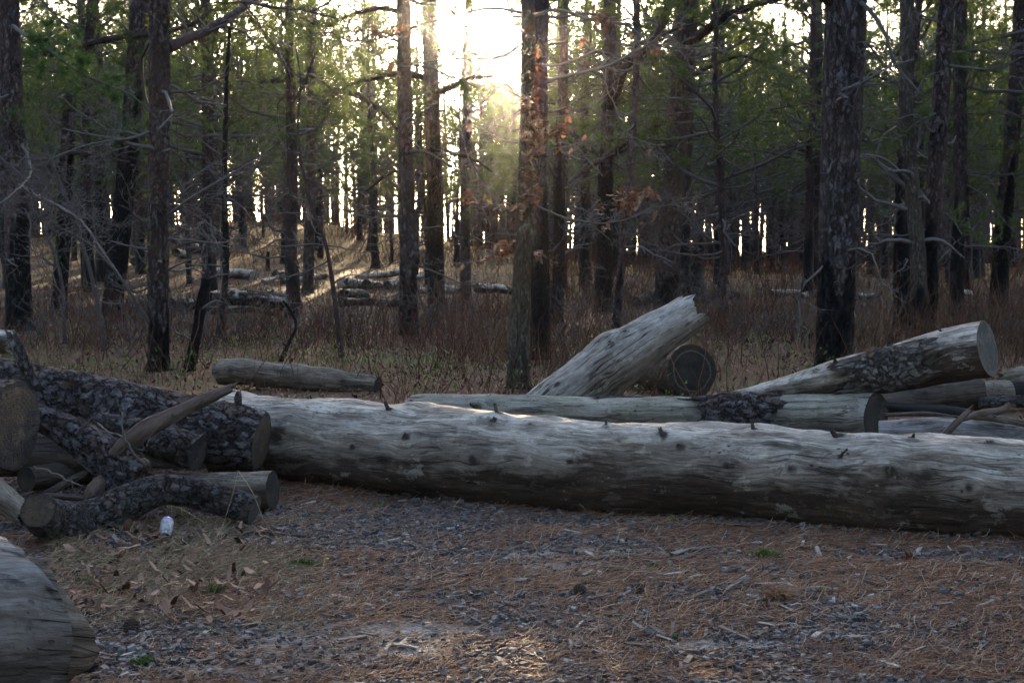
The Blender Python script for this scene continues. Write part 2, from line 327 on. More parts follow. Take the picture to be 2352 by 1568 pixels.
M['fallen_needle'] = plain('fallen_pine_needles', [(0, (.055, .025, .014)), (.42, (.20, .094, .050)), (.7, (.34, .195, .11)), (1, (.62, .48, .32))], 1.5, .6, 0)
M['stone'] = plain('gravel_stones', [(0, (.022, .023, .024)), (.45, (.080, .082, .086)), (.75, (.17, .172, .174)), (1, (.42, .41, .38))], 40., .85, .003)
M['chip'] = plain('wood_chips', [(0, (.06, .045, .04)), (.5, (.20, .17, .15)), (1, (.46, .44, .41))], 30., .85, .003)
M['litter'] = plain('leaf_litter', [(0, (.045, .022, .014)), (.5, (.12, .062, .04)), (1, (.30, .20, .14))], 5., .8, 0)
M['charcoal'] = plain('charred_wood', [(0, (.006, .006, .006)), (.6, (.018, .016, .016)), (1, (.04, .036, .035))], 8., .6, .01)
M['cone'] = plain('cone_scales', [(0, (.025, .017, .013)), (.6, (.07, .05, .04)), (1, (.16, .13, .11))], 20., .7, .001)

# ------------------------------------------------------------------ logs
LOGS = {}
def log(name, label, pts, mat, ends=('sawn', 'sawn'), emat=None, knots=(), ds=.012, nr=96, und=.07, rough=.004, seed=0, char=None, group=None,
        shear=None, slen=.9, parent=None, cat='log', scr=True, jag=.06, ovl=1.):
    """pts: (px, py, Y, radius in display pixels) along the axis; or world points with radius when scr is False"""
    W = np.array([[*P(a, b, c), r*c/F] for a, b, c, r in pts]) if scr else np.array(pts, float)
    L = np.linalg.norm(np.diff(W[:, :3], axis=0), axis=1).sum(); Nn = max(8, int(L/ds))
    X = catmull(W, Nn); C, Rd = X[:, :3], np.maximum(X[:, 3], .004)
    T, A, B = frames(C); th = np.arange(nr)*2*math.pi/nr
    s_ = np.concatenate([[0], np.cumsum(np.linalg.norm(np.diff(C, axis=0), axis=1))])
    off = np.array([seed*13.37 % 40, seed*5.1 % 20, seed*3.3 % 20])
    lc0 = np.stack(np.broadcast_arrays(s_[:, None], Rd[:, None]*np.cos(th), Rd[:, None]*np.sin(th)), -1)
    D = A[:, None]*np.cos(th)[:, None]+B[:, None]*np.sin(th)[:, None]
    q = lc0*np.array([1., 1., 1.])+off
    d = Rd[:, None]*und*1.6*fbm(q*np.array([1.6, 2.6, 2.6]), 3, 11)+Rd[:, None]*und*.9*fbm(q*np.array([3.5, 6, 6]), 3, 12)
    d = d+rough*fbm(q*np.array([6, 40, 40]), 3, 13)+Rd[:, None]*und*.5*np.clip(fbm(q*np.array([1.1, 5, 5]), 2, 14), -.2, .25)*2
    lcw = lc0.copy(); kn = np.zeros((Nn, nr)); surf0 = C[:, None]+D*Rd[:, None, None]; kobj = []; kr_ = np.random.default_rng(seed+77)
    for k in knots:
        px, py, kr, prot = k[:4]
        cx, cyy = proj(C); i = int(np.argmin(np.abs(cx-px))); Yc = C[i][1]; rp = Rd[i]/Yc*F
        v = max(-.97, min(.97, (cyy[i]-py)/rp)); up = np.array([0, 0, 1.])-T[i]*T[i][2]; up /= np.linalg.norm(up)
        tc = np.array([0, -1., 0]); tc = tc-T[i]*tc.dot(T[i]); tc = tc-up*tc.dot(up); tc /= np.linalg.norm(tc)
        nrm = up*v+tc*math.sqrt(1-v*v); pos = C[i]+nrm*Rd[i]
        dist = np.linalg.norm(surf0-pos, axis=-1)
        dl = surf0-pos; gk = .5*np.exp(-(dist/(kr*3.2+.02))**2); lcw[..., 1] -= (dl*A[:, None]).sum(-1)*gk; lcw[..., 2] -= (dl*B[:, None]).sum(-1)*gk
        if kr >= .045:
            tn_ = np.exp(-(dist/(kr*1.7*(1+.5*fbm(surf0*9, 3, 3))))**6); d = d-tn_*(.30*kr+kr*.45*fbm(q*np.array([9, 26, 26]), 3, 4)); kn = np.maximum(kn, tn_*(.35+.5*(fbm(q*np.array([6, 22, 22]), 3, 4) > .02)))
        d = d+(.45*kr+.004)*np.exp(-(dist/(kr*2.6))**2)-kr*.5*np.exp(-(dist/(kr*.8))**2)*(prot <= .003)
        ds_ = ((surf0-pos)*T[i]).sum(-1); st_ = kr_.uniform(.0, .62); dist2 = np.sqrt(np.maximum(dist**2-st_*ds_**2, 0)); wk = kr_.uniform(.7, 1.); rk = kr_.uniform(.7, 1.25)
        kn = np.maximum(kn, wk*np.exp(-(dist2/(kr*rk*(1+.5*fbm(surf0*35, 2, 7))))**4)+.4*wk*np.exp(-(dist2/(kr*2.6*(1+.8*fbm(surf0*14, 3, 8))))**2)); kobj.append((pos, nrm, kr, prot, T[i]))
    V = C[:, None]+D*((Rd[:, None]*np.array(1.)+d)[..., None])
    if ovl != 1.: V[..., 2] = C[:, None, 2]+(V[..., 2]-C[:, None, 2])*ovl
    # end shaping
    for e, sgn in ((0, -1), (-1, 1)):
        if ends[e] in ('broken', 'ragged'):
            for j in range(min(10, Nn//3)):
                idx = j if e == 0 else Nn-1-j; f = (1-j/10.)
                jg = jag*f*(fbm(np.stack([np.cos(th)*1.3+seed, np.sin(th)*1.3, np.full(nr, 3.+e)], -1), 5, 21)*1.5+.5*np.abs(vnoise(np.stack([np.cos(th)*5, np.sin(th)*5, np.full(nr, seed*1.)], -1), 3)))
                V[idx] += T[idx]*sgn*jg[:, None]
    if shear is not None:
        e, fn = shear; idxs = range(Nn)
        for i in idxs:
            dd_ = (s_[-1]-s_[i]) if e == -1 else s_[i]; f = max(0., 1-dd_/slen)
            V[i] += T[i]*(fn(th)*f)[:, None]
    base = V.reshape(-1, 3).mean(0).copy(); base[2] = V[..., 2].min()
    ch = np.zeros((Nn, nr)) if char is None else char(s_/s_[-1], th)
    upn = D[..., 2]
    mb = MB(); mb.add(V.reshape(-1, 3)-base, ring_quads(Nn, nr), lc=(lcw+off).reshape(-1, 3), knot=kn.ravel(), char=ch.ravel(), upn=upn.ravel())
    body = mb.mesh(name, [mat])
    if parent is None:
        root = thing(name, label, cat, group, base, None); link('log_body' if cat != 'branch' else 'branch_body', body, root)
    else:
        root = parent; body_o = link(name, body, root); pb = np.array(root.location[:]); body_o.location = list(base-pb)
        if label: body_o['label'] = label
    ofs = (base-np.array(root.location[:])) if parent is not None else np.zeros(3)
    for e, sgn in ((0, -1), (-1, 1)):
        if ends[e] in (None, 'ragged'): continue
        rim = V[e]; c = rim.mean(0); rings = [rim]; nrr = 9
        for j in range(1, nrr+1):
            f = 1-j/nrr; r_ = c+(rim-c)*f
            amt = (.004 if ends[e] == 'sawn' else jag*.9)*min(1, j/2.)
            nz = fbm((r_-c)/(.05 if ends[e] == 'sawn' else .035)+seed, 3, 31)
            r_ = r_+T[e]*sgn*(amt*nz-(0. if ends[e] == 'sawn' else jag*.5*min(1, j/3.)))[:, None]
            rings.append(r_)
        E = np.array(rings); m2 = MB(); rad = np.repeat(1-np.arange(nrr+1)/nrr, nr)
        qd = ring_quads(nrr+1, nr); qd = qd if e == -1 else qd[:, ::-1]
        lcE = np.stack([np.full((nrr+1)*nr, seed*1.), ((E-c)@A[e]).ravel(), ((E-c)@B[e]).ravel()], -1)
        m2.add(E.reshape(-1, 3)-base, qd, lc=lcE, rad=rad, knot=np.zeros(len(rad)), char=np.full(len(rad), float(ch[e].mean()) if char is not None else 0.), upn=np.full(len(rad), .3))
        em = emat[e] if isinstance(emat, tuple) else (emat or mat)
        o = link('sawn_end' if ends[e] == 'sawn' else 'broken_end', m2.mesh('end', [em], smooth=(ends[e] == 'sawn')), root, ofs)
    for (pos, nrm, kr, prot, t_) in kobj:
        if prot <= .003: continue
        rg = random.Random(int(pos[0]*999)); dirn = unit(nrm+np.array([rg.uniform(-.5, .5), 0, rg.uniform(-.3, .6)])); kr = kr*rg.uniform(.75, 1.15); prot = prot*rg.uniform(.8, 1.7)
        pk = walk(pos-nrm*.02, dirn, prot+.02, 5, .10, 0, rg); X2 = pk; T2, A2, B2 = frames(X2); n2 = 12; t2 = np.arange(n2)*2*math.pi/n2
        rr_ = kr*np.array([1.1, .85, .68, .62, .5]); VV = X2[:, None]+(A2[:, None]*np.cos(t2)[:, None]+B2[:, None]*np.sin(t2)[:, None])*rr_[:, None, None]
        VV = VV+.35*kr*np.stack([fbm(VV*55, 3, 5), fbm(VV*55, 3, 6), fbm(VV*55, 3, 7)], -1)+np.outer([0, 0, 0, .3, 1.], np.ones(n2))[..., None]*dirn*kr*.9*rng.random((1, n2, 1))
        m3 = MB(); Vs = np.vstack([VV.reshape(-1, 3), VV[-1].mean(0)[None]-dirn*kr*.2]); nn = 5*n2
        tri = [[4*n2+j, 4*n2+(j+1) % n2, nn] for j in range(n2)]
        m3.add(Vs-base, ring_quads(5, n2), tri, lc=Vs*1., knot=np.concatenate([np.repeat([.9, .85, .8, .75, .95], n2), [.95]]), char=0., upn=.2)
        link('branch_stub', m3.mesh('stub', [mat]), root, ofs)
    LOGS[name if parent is None else name+label] = dict(C=C, R=Rd, T=T, root=root, base=base)
    root['_d'] = 0; del root['_d']
    return root

# ------------------------------------------------------------------ ground: one sheet to the horizon
def axis_coords(dense_a, dense_b, step, far, grow=1.12):
    c = list(np.arange(dense_a, dense_b+1e-6, step)); s_ = step
    hi_, lo_ = c[-1], c[0]; up, dn = [], []
    while hi_ < far[1]: s_ = min(s_*grow, 60); hi_ += s_; up.append(hi_)
    s_ = step
    while lo_ > far[0]: s_ = min(s_*grow, 60); lo_ -= s_; dn.append(lo_)
    return np.array(dn[::-1]+c+up)
gx = axis_coords(-4.2, 4.2, .05, (-700, 700), 1.06); gy = axis_coords(4.2, 11, .05, (-60, 1500), 1.035)
GX, GY = np.meshgrid(gx, gy); GZ = H(GX, GY)+.012*fbm(v3(GX*5, GY*5), 3, 9)*(GY > 3)*(GY < 16)
def gravel_mask(x, y): return sstep(-.32, .34, .75*fbm(v3(x*2.6, y*3.6), 4, 41)+.5*fbm(v3(x*.8, y*1.1), 2, 42)+.22*np.exp(-((x+1.2)/1.0)**2-((y-8.3)/.5)**2))
DUST = [(G(740, 1450), .42, .16), (G(960, 1445), .35, .14), (G(860, 1490), .5, .12), (G(1290, 1300), .3, .1), (G(1330, 1268), .5, .12), (G(740, 1500), .3, .08), (G(560, 1540), .4, .1), (G(1650, 1480), .4, .08)]
def dust_mask(x, y): return sstep(.25, .8, sum(np.exp(-((x-g_[0])/a_)**2-((y-g_[1])/b_)**2) for g_, a_, b_ in DUST)*(1+.9*fbm(v3(x*5, y*7), 4, 43)))
mb = MB(); nx, ny = len(gx), len(gy); i = np.arange(ny-1)[:, None]*nx; j = np.arange(nx-1)[None]
mb.add(np.stack([GX, GY, GZ], -1).reshape(-1, 3), np.stack([i+j, i+j+1, i+nx+j+1, i+nx+j], -1).reshape(-1, 4), grav=gravel_mask(GX, GY).ravel(), dust=dust_mask(GX, GY).ravel())
m = N('forest_ground'); geo = m.n('NewGeometry').outputs['Position']; sp = m.n('SeparateXYZ', {0: geo})
n1 = m.noise(geo, 1.1, 5, .6); n2 = m.noise(geo, 9., 5, .7); n3 = m.noise(geo, 60., 4, .7)
peb = m.n('TexVoronoi', {'Vector': geo, 'Scale': 55.}, feature='F1'); pc = m.n('SeparateColor', {0: peb.outputs['Color']})
grav = m.ramp(m.math('ADD', m.math('MULTIPLY', pc.outputs[0], .6), m.math('MULTIPLY', n3, .4)), [(.2, (.035, .036, .040)), (.6, (.10, .105, .115)), (.9, (.20, .20, .205))])
sand = m.mix(m.mapr(m.noise(geo, 2.3, 4, .6), .52, .66), (.075, .068, .062), (.27, .26, .245))
gcol = m.mix(m.mapr(n2, .42, .6), grav, sand)
strk = m.noise(m.vmul(geo, (1., 3., 1.)), 26., 4, .7)
lit = m.ramp(strk, [(.3, (.042, .022, .014)), (.5, (.115, .063, .039)), (.68, (.21, .135, .088))])
g1_ = m.mix(m.math('MULTIPLY', m.mapr(m.math('ADD', m.attr('grav', 'Fac'), m.math('SUBTRACT', n2, .5)), .25, .75), .75), lit, gcol); g1_ = m.mix(m.attr('dust', 'Fac'), g1_, m.mix(m.mapr(n2, .4, .6), (.14, .132, .122), (.27, .255, .235)))
ff = m.ramp(m.math('ADD', m.math('MULTIPLY', n2, .6), m.math('MULTIPLY', n3, .4)), [(.34, (.036, .019, .012)), (.5, (.10, .055, .034)), (.66, (.19, .12, .075))])
gr = m.mix(m.mapr(m.noise(geo, .35, 4, .6), .52, .66), ff, (.095, .085, .035))
edge = m.mapr(m.math('ADD', sp.outputs[1], m.math('MULTIPLY', n1, 3.)), 12.6, 14.6)
col = m.mix(edge, g1_, gr)
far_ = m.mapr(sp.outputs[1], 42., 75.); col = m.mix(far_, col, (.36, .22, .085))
hh = m.math('ADD', m.math('MULTIPLY', n2, .6), m.math('ADD', m.math('MULTIPLY', n3, .3), m.math('MULTIPLY', peb.outputs[0], -.4)))
MG = m.bsdf(col, .92, .15, hh, .03, 1.)
kind(link('ground', mb.mesh('ground', [MG])), 'structure')

# masks shared by the scattered gravel and needles
def area(n, y0, y1, pad=.35, k=.365):
    Y = y0+(y1-y0)*rng.random(n)**1.15; X = (rng.random(n)*2-1)*(k*Y+pad); return X, Y

# gravel
def gravel(n, y0, y1, smin, smax):
    X, Y = area(n, y0, y1); keep = rng.random(n) < (.22+.78*gravel_mask(X, Y))*(1-.7*dust_mask(X, Y)); X, Y = X[keep], Y[keep]; n = len(X)
    s_ = smin*(smax/smin)**(rng.random(n)**2.3)
    c8 = np.array([[a, b, c] for c in (-1, 1) for b in (-1, 1) for a in (-1, 1)], float)*.5
    q = np.array([[0, 2, 3, 1], [4, 5, 7, 6], [0, 1, 5, 4], [2, 6, 7, 3], [0, 4, 6, 2], [1, 3, 7, 5]])
    V = c8[None]*(1+.55*(rng.random((n, 8, 3))-.5)); V[:, 4:, :2] *= .72
    V = V*np.stack([s_*(.75+.6*rng.random(n)), s_*(.65+.5*rng.random(n)), s_*(.5+.5*rng.random(n))], -1)[:, None]
    a = rng.random(n)*6.283; t = (rng.random(n)-.5)*.7
    x, y, z = V[..., 0], V[..., 1], V[..., 2]; z2 = z+x*np.sin(t)[:, None]
    ca, sa = np.cos(a)[:, None], np.sin(a)[:, None]
    V = np.stack([x*ca-y*sa+X[:, None], x*sa+y*ca+Y[:, None], z2+(H(X, Y)+.012*fbm(v3(X*5, Y*5), 3, 9)+s_*.12)[:, None]], -1)
    mb = MB(); mb.add(V.reshape(-1, 3), (q[None]+np.arange(n)[:, None, None]*8).reshape(-1, 4), tint=np.repeat(np.clip(rng.normal(.42, .24, n)+.35*(rng.random(n) < .05), 0, 1), 8))
    return mb
mb = gravel(210000, 4.3, 11.5, .0038, .032)
kind(link('gravel', mb.mesh('gravel', [M['stone']], False)), 'stuff', 'blue grey gravel strewn over the open ground before the logs')

# fallen pine needles
def needles(n, y0, y1, lmin, lmax, w, mask=True, upr=.12):
    X, Y = area(n, y0, y1)
    if mask: keep = rng.random(n) < (.25+.75*(1-gravel_mask(X+.3, Y)))*(1-.6*dust_mask(X, Y)); X, Y = X[keep], Y[keep]; n = len(X)
    a = rng.normal(0, .75, n)+.25*fbm(v3(X*.7, Y*.7), 2, 44)*6; a = np.where(rng.random(n) < .3, rng.random(n)*6.283, a)
    L = lmin+(lmax-lmin)*rng.random(n); K = 4; t = np.linspace(-.5, .5, K)
    bend = rng.normal(0, .35, n); z0 = H(X, Y)+.012*fbm(v3(X*5, Y*5), 3, 9)+.003+.016*rng.random(n)**2
    tilt = np.abs(rng.normal(0, upr, n)); tilt = np.where(rng.random(n) < .05, rng.random(n)*1.0, tilt)
    lx = t[None]*L[:, None]*np.cos(tilt)[:, None]; ly = (t**2)[None]*L[:, None]*bend[:, None]*1.6; lz = (t+.5)[None]*L[:, None]*np.sin(tilt)[:, None]
    ca, sa = np.cos(a)[:, None], np.sin(a)[:, None]
    Pn = np.stack([X[:, None]+lx*ca-ly*sa, Y[:, None]+lx*sa+ly*ca, z0[:, None]+lz], -1)
    Rn = np.full((n, K), w)*np.array([.8, 1, 1, .5]); mb = MB()
    tint = np.clip(rng.normal(.42, .22, n)+.45*(tilt > .35)+.12*fbm(v3(X, Y), 2, 47), 0, 1)  # upright needles painted brighter, a sun-rim highlight
    batch(mb, Pn, Rn, 3, tint=tint); return mb
mb = needles(165000, 4.3, 12.5, .035, .095, .0012)
kind(link('fallen_needles', mb.mesh('needles', [M['fallen_needle']])), 'stuff', 'rust brown pine needles strewn over the gravel')
# wood chips and bark flakes too many to count
X, Y = area(3000, 4.3, 12.5); n = len(X); c8 = np.array([[a, b, c] for c in (-1, 1) for b in (-1, 1) for a in (-1, 1)], float)*.5
q = np.array([[0, 2, 3, 1], [4, 5, 7, 6], [0, 1, 5, 4], [2, 6, 7, 3], [0, 4, 6, 2], [1, 3, 7, 5]])
s_ = .008*(6.)**(rng.random(n)**2); V = c8[None]*(1+.6*(rng.random((n, 8, 3))-.5))*np.stack([s_*(1+2.5*rng.random(n)), s_*.45, s_*.2], -1)[:, None]
a = rng.random(n)*6.283; ca, sa = np.cos(a)[:, None], np.sin(a)[:, None]
V = np.stack([V[..., 0]*ca-V[..., 1]*sa+X[:, None], V[..., 0]*sa+V[..., 1]*ca+Y[:, None], V[..., 2]+V[..., 0]*(rng.random(n)-.5)[:, None]*.5+(H(X, Y)+.012*fbm(v3(X*5, Y*5), 3, 9)+.012)[:, None]], -1)
mb = MB(); mb.add(V.reshape(-1, 3), (q[None]+np.arange(n)[:, None, None]*8).reshape(-1, 4), tint=np.repeat(np.clip(rng.random(n)**2.4, 0, 1), 8))
kind(link('bark_crumbs', mb.mesh('crumbs', [M['chip']], False)), 'stuff', 'small bark crumbs and wood splinters scattered over the gravel')

# leaf litter behind the logs
def leafcards(n, X, Y, Z, size, lift=.03):
    """curled little leaves: two bent quads each"""
    a = rng.random(n)*6.283; t = rng.normal(0, .5, n); c = size*(.35+.5*rng.random(n))
    g = np.array([[-1, -.5], [0, -.6], [1, -.25], [-1, .4], [0, .6], [1, .25]]); zz = np.array([.45, 0, .4, .4, 0, .45])
    x = g[:, 0][None]*size[:, None]; y = g[:, 1][None]*c[:, None]; z = zz[None]*size[:, None]*rng.normal(.6, .5, n)[:, None]+x*np.sin(t)[:, None]
    ca, sa = np.cos(a)[:, None], np.sin(a)[:, None]
    V = np.stack([x*ca-y*sa+X[:, None], x*sa+y*ca+Y[:, None], z+(Z+lift*rng.random(n))[:, None]+.01], -1)
    q = np.array([[0, 1, 4, 3], [1, 2, 5, 4]])
    return V.reshape(-1, 3), (q[None]+np.arange(n)[:, None, None]*6).reshape(-1, 4)
n = 30000; Y = 11.+42*rng.random(n)**1.5; X = (rng.random(n)*2-1)*(.38*Y+2); keep = (Y > 13.4) | (rng.random(n) < .25); X, Y = X[keep], Y[keep]; n = len(X)
V, Q = leafcards(n, X, Y, H(X, Y), .018+.03*rng.random(n)); mb = MB(); mb.add(V, Q, tint=np.repeat(np.clip(rng.random(n)**1.4, 0, 1), 6))
kind(link('leaf_litter', mb.mesh('litter', [M['litter']])), 'stuff', 'brown dead leaves littering the forest floor behind the logs')

# undergrowth: thin reddish stems
n = 70000; Y = 12.6+62*rng.random(n)**1.25; X = (rng.random(n)*2-1)*(.38*Y+2.5)
dens = fbm(v3(X*.5, Y*.35), 4, 51); keep = (rng.random(n) < (.2+1.15*sstep(-.3, .4, dens))*(1-.3*(X > 2))) & ~((Y < 14.2) & (rng.random(n) < .65)) & ~((X < .5) & (Y > 31) & (Y < 54) & (rng.random(n) < .95)) & ~((Y > 37) & (X > .5) & (Y < 60) & (rng.random(n) < .55)); X, Y = X[keep], Y[keep]; n = len(X)
K = 5; hgt = (.16+.62*rng.random(n)**1.7)*(.65+.5*sstep(-.3, .4, dens[keep])); tall = rng.random(n) < .07; hgt = np.where(tall, hgt+.25+.5*rng.random(n), hgt); hgt *= .55+.45*sstep(13, 17, Y); P0 = np.stack([X, Y, H(X, Y)-.02], -1)
d0 = np.stack([rng.normal(0, .28, n), rng.normal(0, .28, n), np.ones(n)], -1); pts = [P0]; p = P0
for k in range(K-1):
    d0 = d0+np.stack([rng.normal(0, .2, n), rng.normal(0, .2, n), np.zeros(n)], -1); p = p+unit(d0)*(hgt/(K-1))[:, None]; pts.append(p)
Pn = np.stack(pts, 1); Rn = ((.0011+.00011*Y+.0012*rng.random(n))*np.where(tall, 1.7, 1.))[:, None]*np.linspace(1.2, .45, K)
mb = MB(); tn = np.clip(rng.normal(.42, .22, n), 0, 1); batch(mb, Pn, Rn, 3, tint=tn)
# side twigs
k = rng.integers(2, K, n); sel = rng.random(n) < .95; b0 = Pn[np.arange(n), k][sel]; ln = hgt[sel]*.35*(.4+rng.random(sel.sum()))
dd = unit(np.stack([rng.normal(0, 1, sel.sum()), rng.normal(0, 1, sel.sum()), .9*np.ones(sel.sum())], -1)); tw = np.stack([b0, b0+dd*ln[:, None]*.5+rng.normal(0, .01, b0.shape), b0+dd*ln[:, None]], 1)
batch(mb, tw, Rn[sel][:, 2:3]*np.array([.7, .5, .3]), 3, tint=tn[sel])
kind(link('undergrowth', mb.mesh('undergrowth', [M['stem']])), 'stuff', 'thin reddish brown stems covering the forest floor')
# fine green growth among the stems
n = 34000; Y = 13.4+26*rng.random(n)**1.3; X = (rng.random(n)*2-1)*(.38*Y+2); dg = fbm(v3(X*.8+9, Y*.6), 3, 57); keep = rng.random(n) < sstep(-.02, .35, dg+.12*(X > 3)); X, Y = X[keep], Y[keep]; n = len(X)
Z0 = H(X, Y)+.3*rng.random(n)**2; V, Q = leafcards(n, X, Y, Z0, .011+.02*rng.random(n), .12); mb = MB(); mb.add(V, Q, tint=np.repeat(np.clip(.1+.5*rng.random(n)**1.5, 0, 1), 6))
kind(link('low_greenery', mb.mesh('greenery', [M['grass']])), 'stuff', 'sparse green leaves sprouting among the reddish undergrowth')

# ------------------------------------------------------------------ the logs
kn_main = [(912, 935, .022, .03), (1157, 938, .02, .035), (1155, 958, .018, .012), (985, 992, .026, .012), (862, 1013, .016, .002), (690, 990, .05, .002), (1138, 1040, .021, .004),
 (1350, 1045, .018, .002), (1543, 992, .024, .03), (1587, 1016, .018, .01), (1690, 1055, .018, .004), (1735, 985, .017, .03), (1828, 1062, .017, .002), (1928, 998, .022, .03),
 (1935, 1036, .012, .05), (2053, 1068, .036, .006), (2058, 1130, .02, .02), (2132, 1075, .02, .004), (2225, 1102, .022, .008), (2270, 1018, .02, .03), (1925, 1205, .014, .06),
 (2265, 1208, .02, .045), (1240, 965, .014, .002), (1405, 968, .014, .02), (1535, 1112, .012, .04), (770, 1085, .022, .002), (1010, 1085, .014, .002), (2090, 998, .017, .028), (840, 1112, .014, .03)]
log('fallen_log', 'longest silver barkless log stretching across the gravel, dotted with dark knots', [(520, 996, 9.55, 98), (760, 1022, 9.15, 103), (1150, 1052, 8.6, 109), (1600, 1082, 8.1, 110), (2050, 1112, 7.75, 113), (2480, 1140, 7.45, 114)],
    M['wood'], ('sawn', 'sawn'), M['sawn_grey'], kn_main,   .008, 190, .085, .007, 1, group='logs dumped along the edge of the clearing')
LG = 'logs dumped along the edge of the clearing'
b = log('fallen_log', 'straight greenish silver log lying just behind the longest log, dark sawn end', [(948, 935, 11.9, 26), (985, 940, 11.8, 36), (1200, 948, 11.7, 40), (1500, 955, 11.4, 43), (1800, 955, 11.2, 50), (2012, 957, 11.0, 56)],
    M['wood_green'], ('broken', 'sawn'), (M['wood_green'], M['sawn_dark']), [(1098, 930, .018, .05), (1128, 908, .014, .002)], .012, 110, .07, .005, 2, group=LG, shear=(-1, lambda th: -.085*np.sin(th)))
log('bark_patch', 'dark bark slab still clinging to the log', [(1596, 949, 11.17, 40), (1680, 951, 11.12, 52.5), (1770, 950, 11.1, 49)], M['pine_log'], ('ragged', 'ragged'), None, (), .01, 90, .05, .004, 3, parent=b, jag=.16)
log('bark_strip', '', [(1370, 917, 11.5, 6), (1480, 917, 11.42, 7), (1640, 922, 11.3, 7)], M['pine_log'], ('broken', 'broken'), M['pine_log'], (), .01, 24, .2, .01, 4, parent=b)
lean = log('leaning_log', 'thick pale barkless log leaning up steeply to a splintered broken top', [(1216, 982, 12.5, 66), (1303, 914, 12.55, 67), (1390, 850, 12.6, 67), (1446, 808, 12.65, 60), (1498, 773, 12.75, 53), (1543, 745, 12.85, 49), (1576, 725, 12.95, 46)],
    M['wood_pale'], ('sawn', 'broken'), (M['sawn_dark'], M['wood_pale']), [(1300, 868, .022, .002), (1498, 838, .03, .004), (1482, 862, .02, .006), (1450, 752, .02, .002), (1382, 900, .016, .002), (1360, 880, .012, .002)], .01, 120, .06, .006, 5, jag=.15, group=LG)
log('forked_stub', '', [(1345, 856, 12.62, 44), (1380, 822, 12.6, 47), (1408, 794, 12.6, 42), (1430, 774, 12.62, 27)], M['wood_pale'], (None, 'broken'), M['wood_pale'], (), .01, 60, .1, .006, 6, parent=lean, jag=.03)
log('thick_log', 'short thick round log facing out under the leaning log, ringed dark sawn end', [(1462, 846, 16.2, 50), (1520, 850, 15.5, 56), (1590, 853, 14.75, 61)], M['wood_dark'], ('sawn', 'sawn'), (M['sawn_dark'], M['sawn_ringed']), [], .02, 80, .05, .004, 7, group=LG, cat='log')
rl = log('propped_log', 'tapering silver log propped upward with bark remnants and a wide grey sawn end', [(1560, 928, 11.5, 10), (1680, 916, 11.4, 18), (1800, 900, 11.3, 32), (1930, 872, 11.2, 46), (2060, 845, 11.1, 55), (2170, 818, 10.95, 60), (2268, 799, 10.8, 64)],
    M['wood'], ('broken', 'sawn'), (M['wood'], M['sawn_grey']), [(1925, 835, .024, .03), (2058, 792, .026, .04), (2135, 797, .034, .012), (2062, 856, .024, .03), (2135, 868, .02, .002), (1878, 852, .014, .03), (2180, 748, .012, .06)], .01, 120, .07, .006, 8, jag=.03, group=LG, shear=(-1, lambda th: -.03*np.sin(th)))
for pk_, nm_, pr_ in (([(1945, 866, 11.12, 42), (2030, 851, 11.07, 53.5), (2120, 828, 10.98, 52)], 'bark_patch', 71),):
    log(nm_, '', pk_, M['bark_thin'], ('ragged', 'ragged'), None, (), .01, 100, .10, .006, pr_, parent=rl, jag=.16)
log('dark_log', 'dark log lying in the shade beneath the raised end of the propped log', [(1985, 925, 12.1, 26), (2110, 918, 12.0, 36), (2262, 905, 11.9, 38)], M['wood_dark'], ('sawn', 'sawn'), M['sawn_dark'], [(2120, 900, .02, .002)], .015, 70, .08, .005, 9, group=LG)
log('fallen_log', 'pale and blackened log at the far edge behind the dark log', [(2240, 905, 13.2, 28), (2330, 905, 13.3, 30), (2480, 908, 13.4, 32)], M['wood_old'], ('sawn', 'sawn'), M['sawn_dark'], [], .02, 60, .08, .006, 10, char=lambda s, t: (np.abs(s-.5) < .17)[:, None]*np.ones(len(t))*1., group=LG)
log('rotten_stump', 'crumbling brown rotten stump beyond the propped log, cut by the picture edge', [(2296, 872, 14.3, 18), (2340, 866, 14.3, 24), (2420, 862, 14.4, 26)], M['wood_old'], ('broken', 'broken'), M['wood_old'], [], .02, 60, .25, .02, 11, jag=.05, cat='stump')
log('grey_log', 'smooth pale log half hidden behind the end of the longest log, twigs on it', [(2020, 1010, 9.5, 46), (2150, 1008, 9.4, 50), (2300, 1022, 9.3, 55), (2500, 1045, 9.2, 60)], M['wood_front'], ('sawn', 'sawn'), M['sawn_grey'], [(2165, 985, .014, .002)], .012, 90, .07, .004, 12, group=LG)
log('charred_log', 'thin blackened log crossing the dark gap below the propped log', [(2040, 932, 10.8, 9), (2120, 940, 10.6, 12), (2200, 948, 10.4, 13), (2330, 985, 10.1, 16), (2420, 1000, 10., 16)], M['charcoal'], ('broken', 'broken'), M['charcoal'], [], .015, 40, .14, .006, 13, group=LG)
log('bare_pole', 'slender grey pole lying flat over the charred log', [(2042, 952, 10.3, 5), (2120, 950, 10.25, 6), (2190, 958, 10.2, 5.5)], M['wood_red'], ('broken', 'broken'), M['wood_red'], [], .015, 24, .15, .004, 14, cat='branch')
fb = log('forked_branch', 'dark forked branch propped on the smooth pale log', [(2165, 1003, 8.95, 9), (2195, 972, 9., 9), (2222, 948, 9.05, 7), (2228, 942, 9.05, 3)], M['wood_red'], ('broken', 'broken'), M['wood_red'], [], .01, 30, .15, .006, 15, cat='branch')
log('side_limb', '', [(2200, 966, 9.02, 6), (2250, 950, 9.2, 8), (2300, 942, 9.4, 8), (2318, 930, 9.45, 6)], M['wood_red'], (None, 'broken'), M['wood_red'], [], .01, 30, .15, .006, 16, parent=fb)
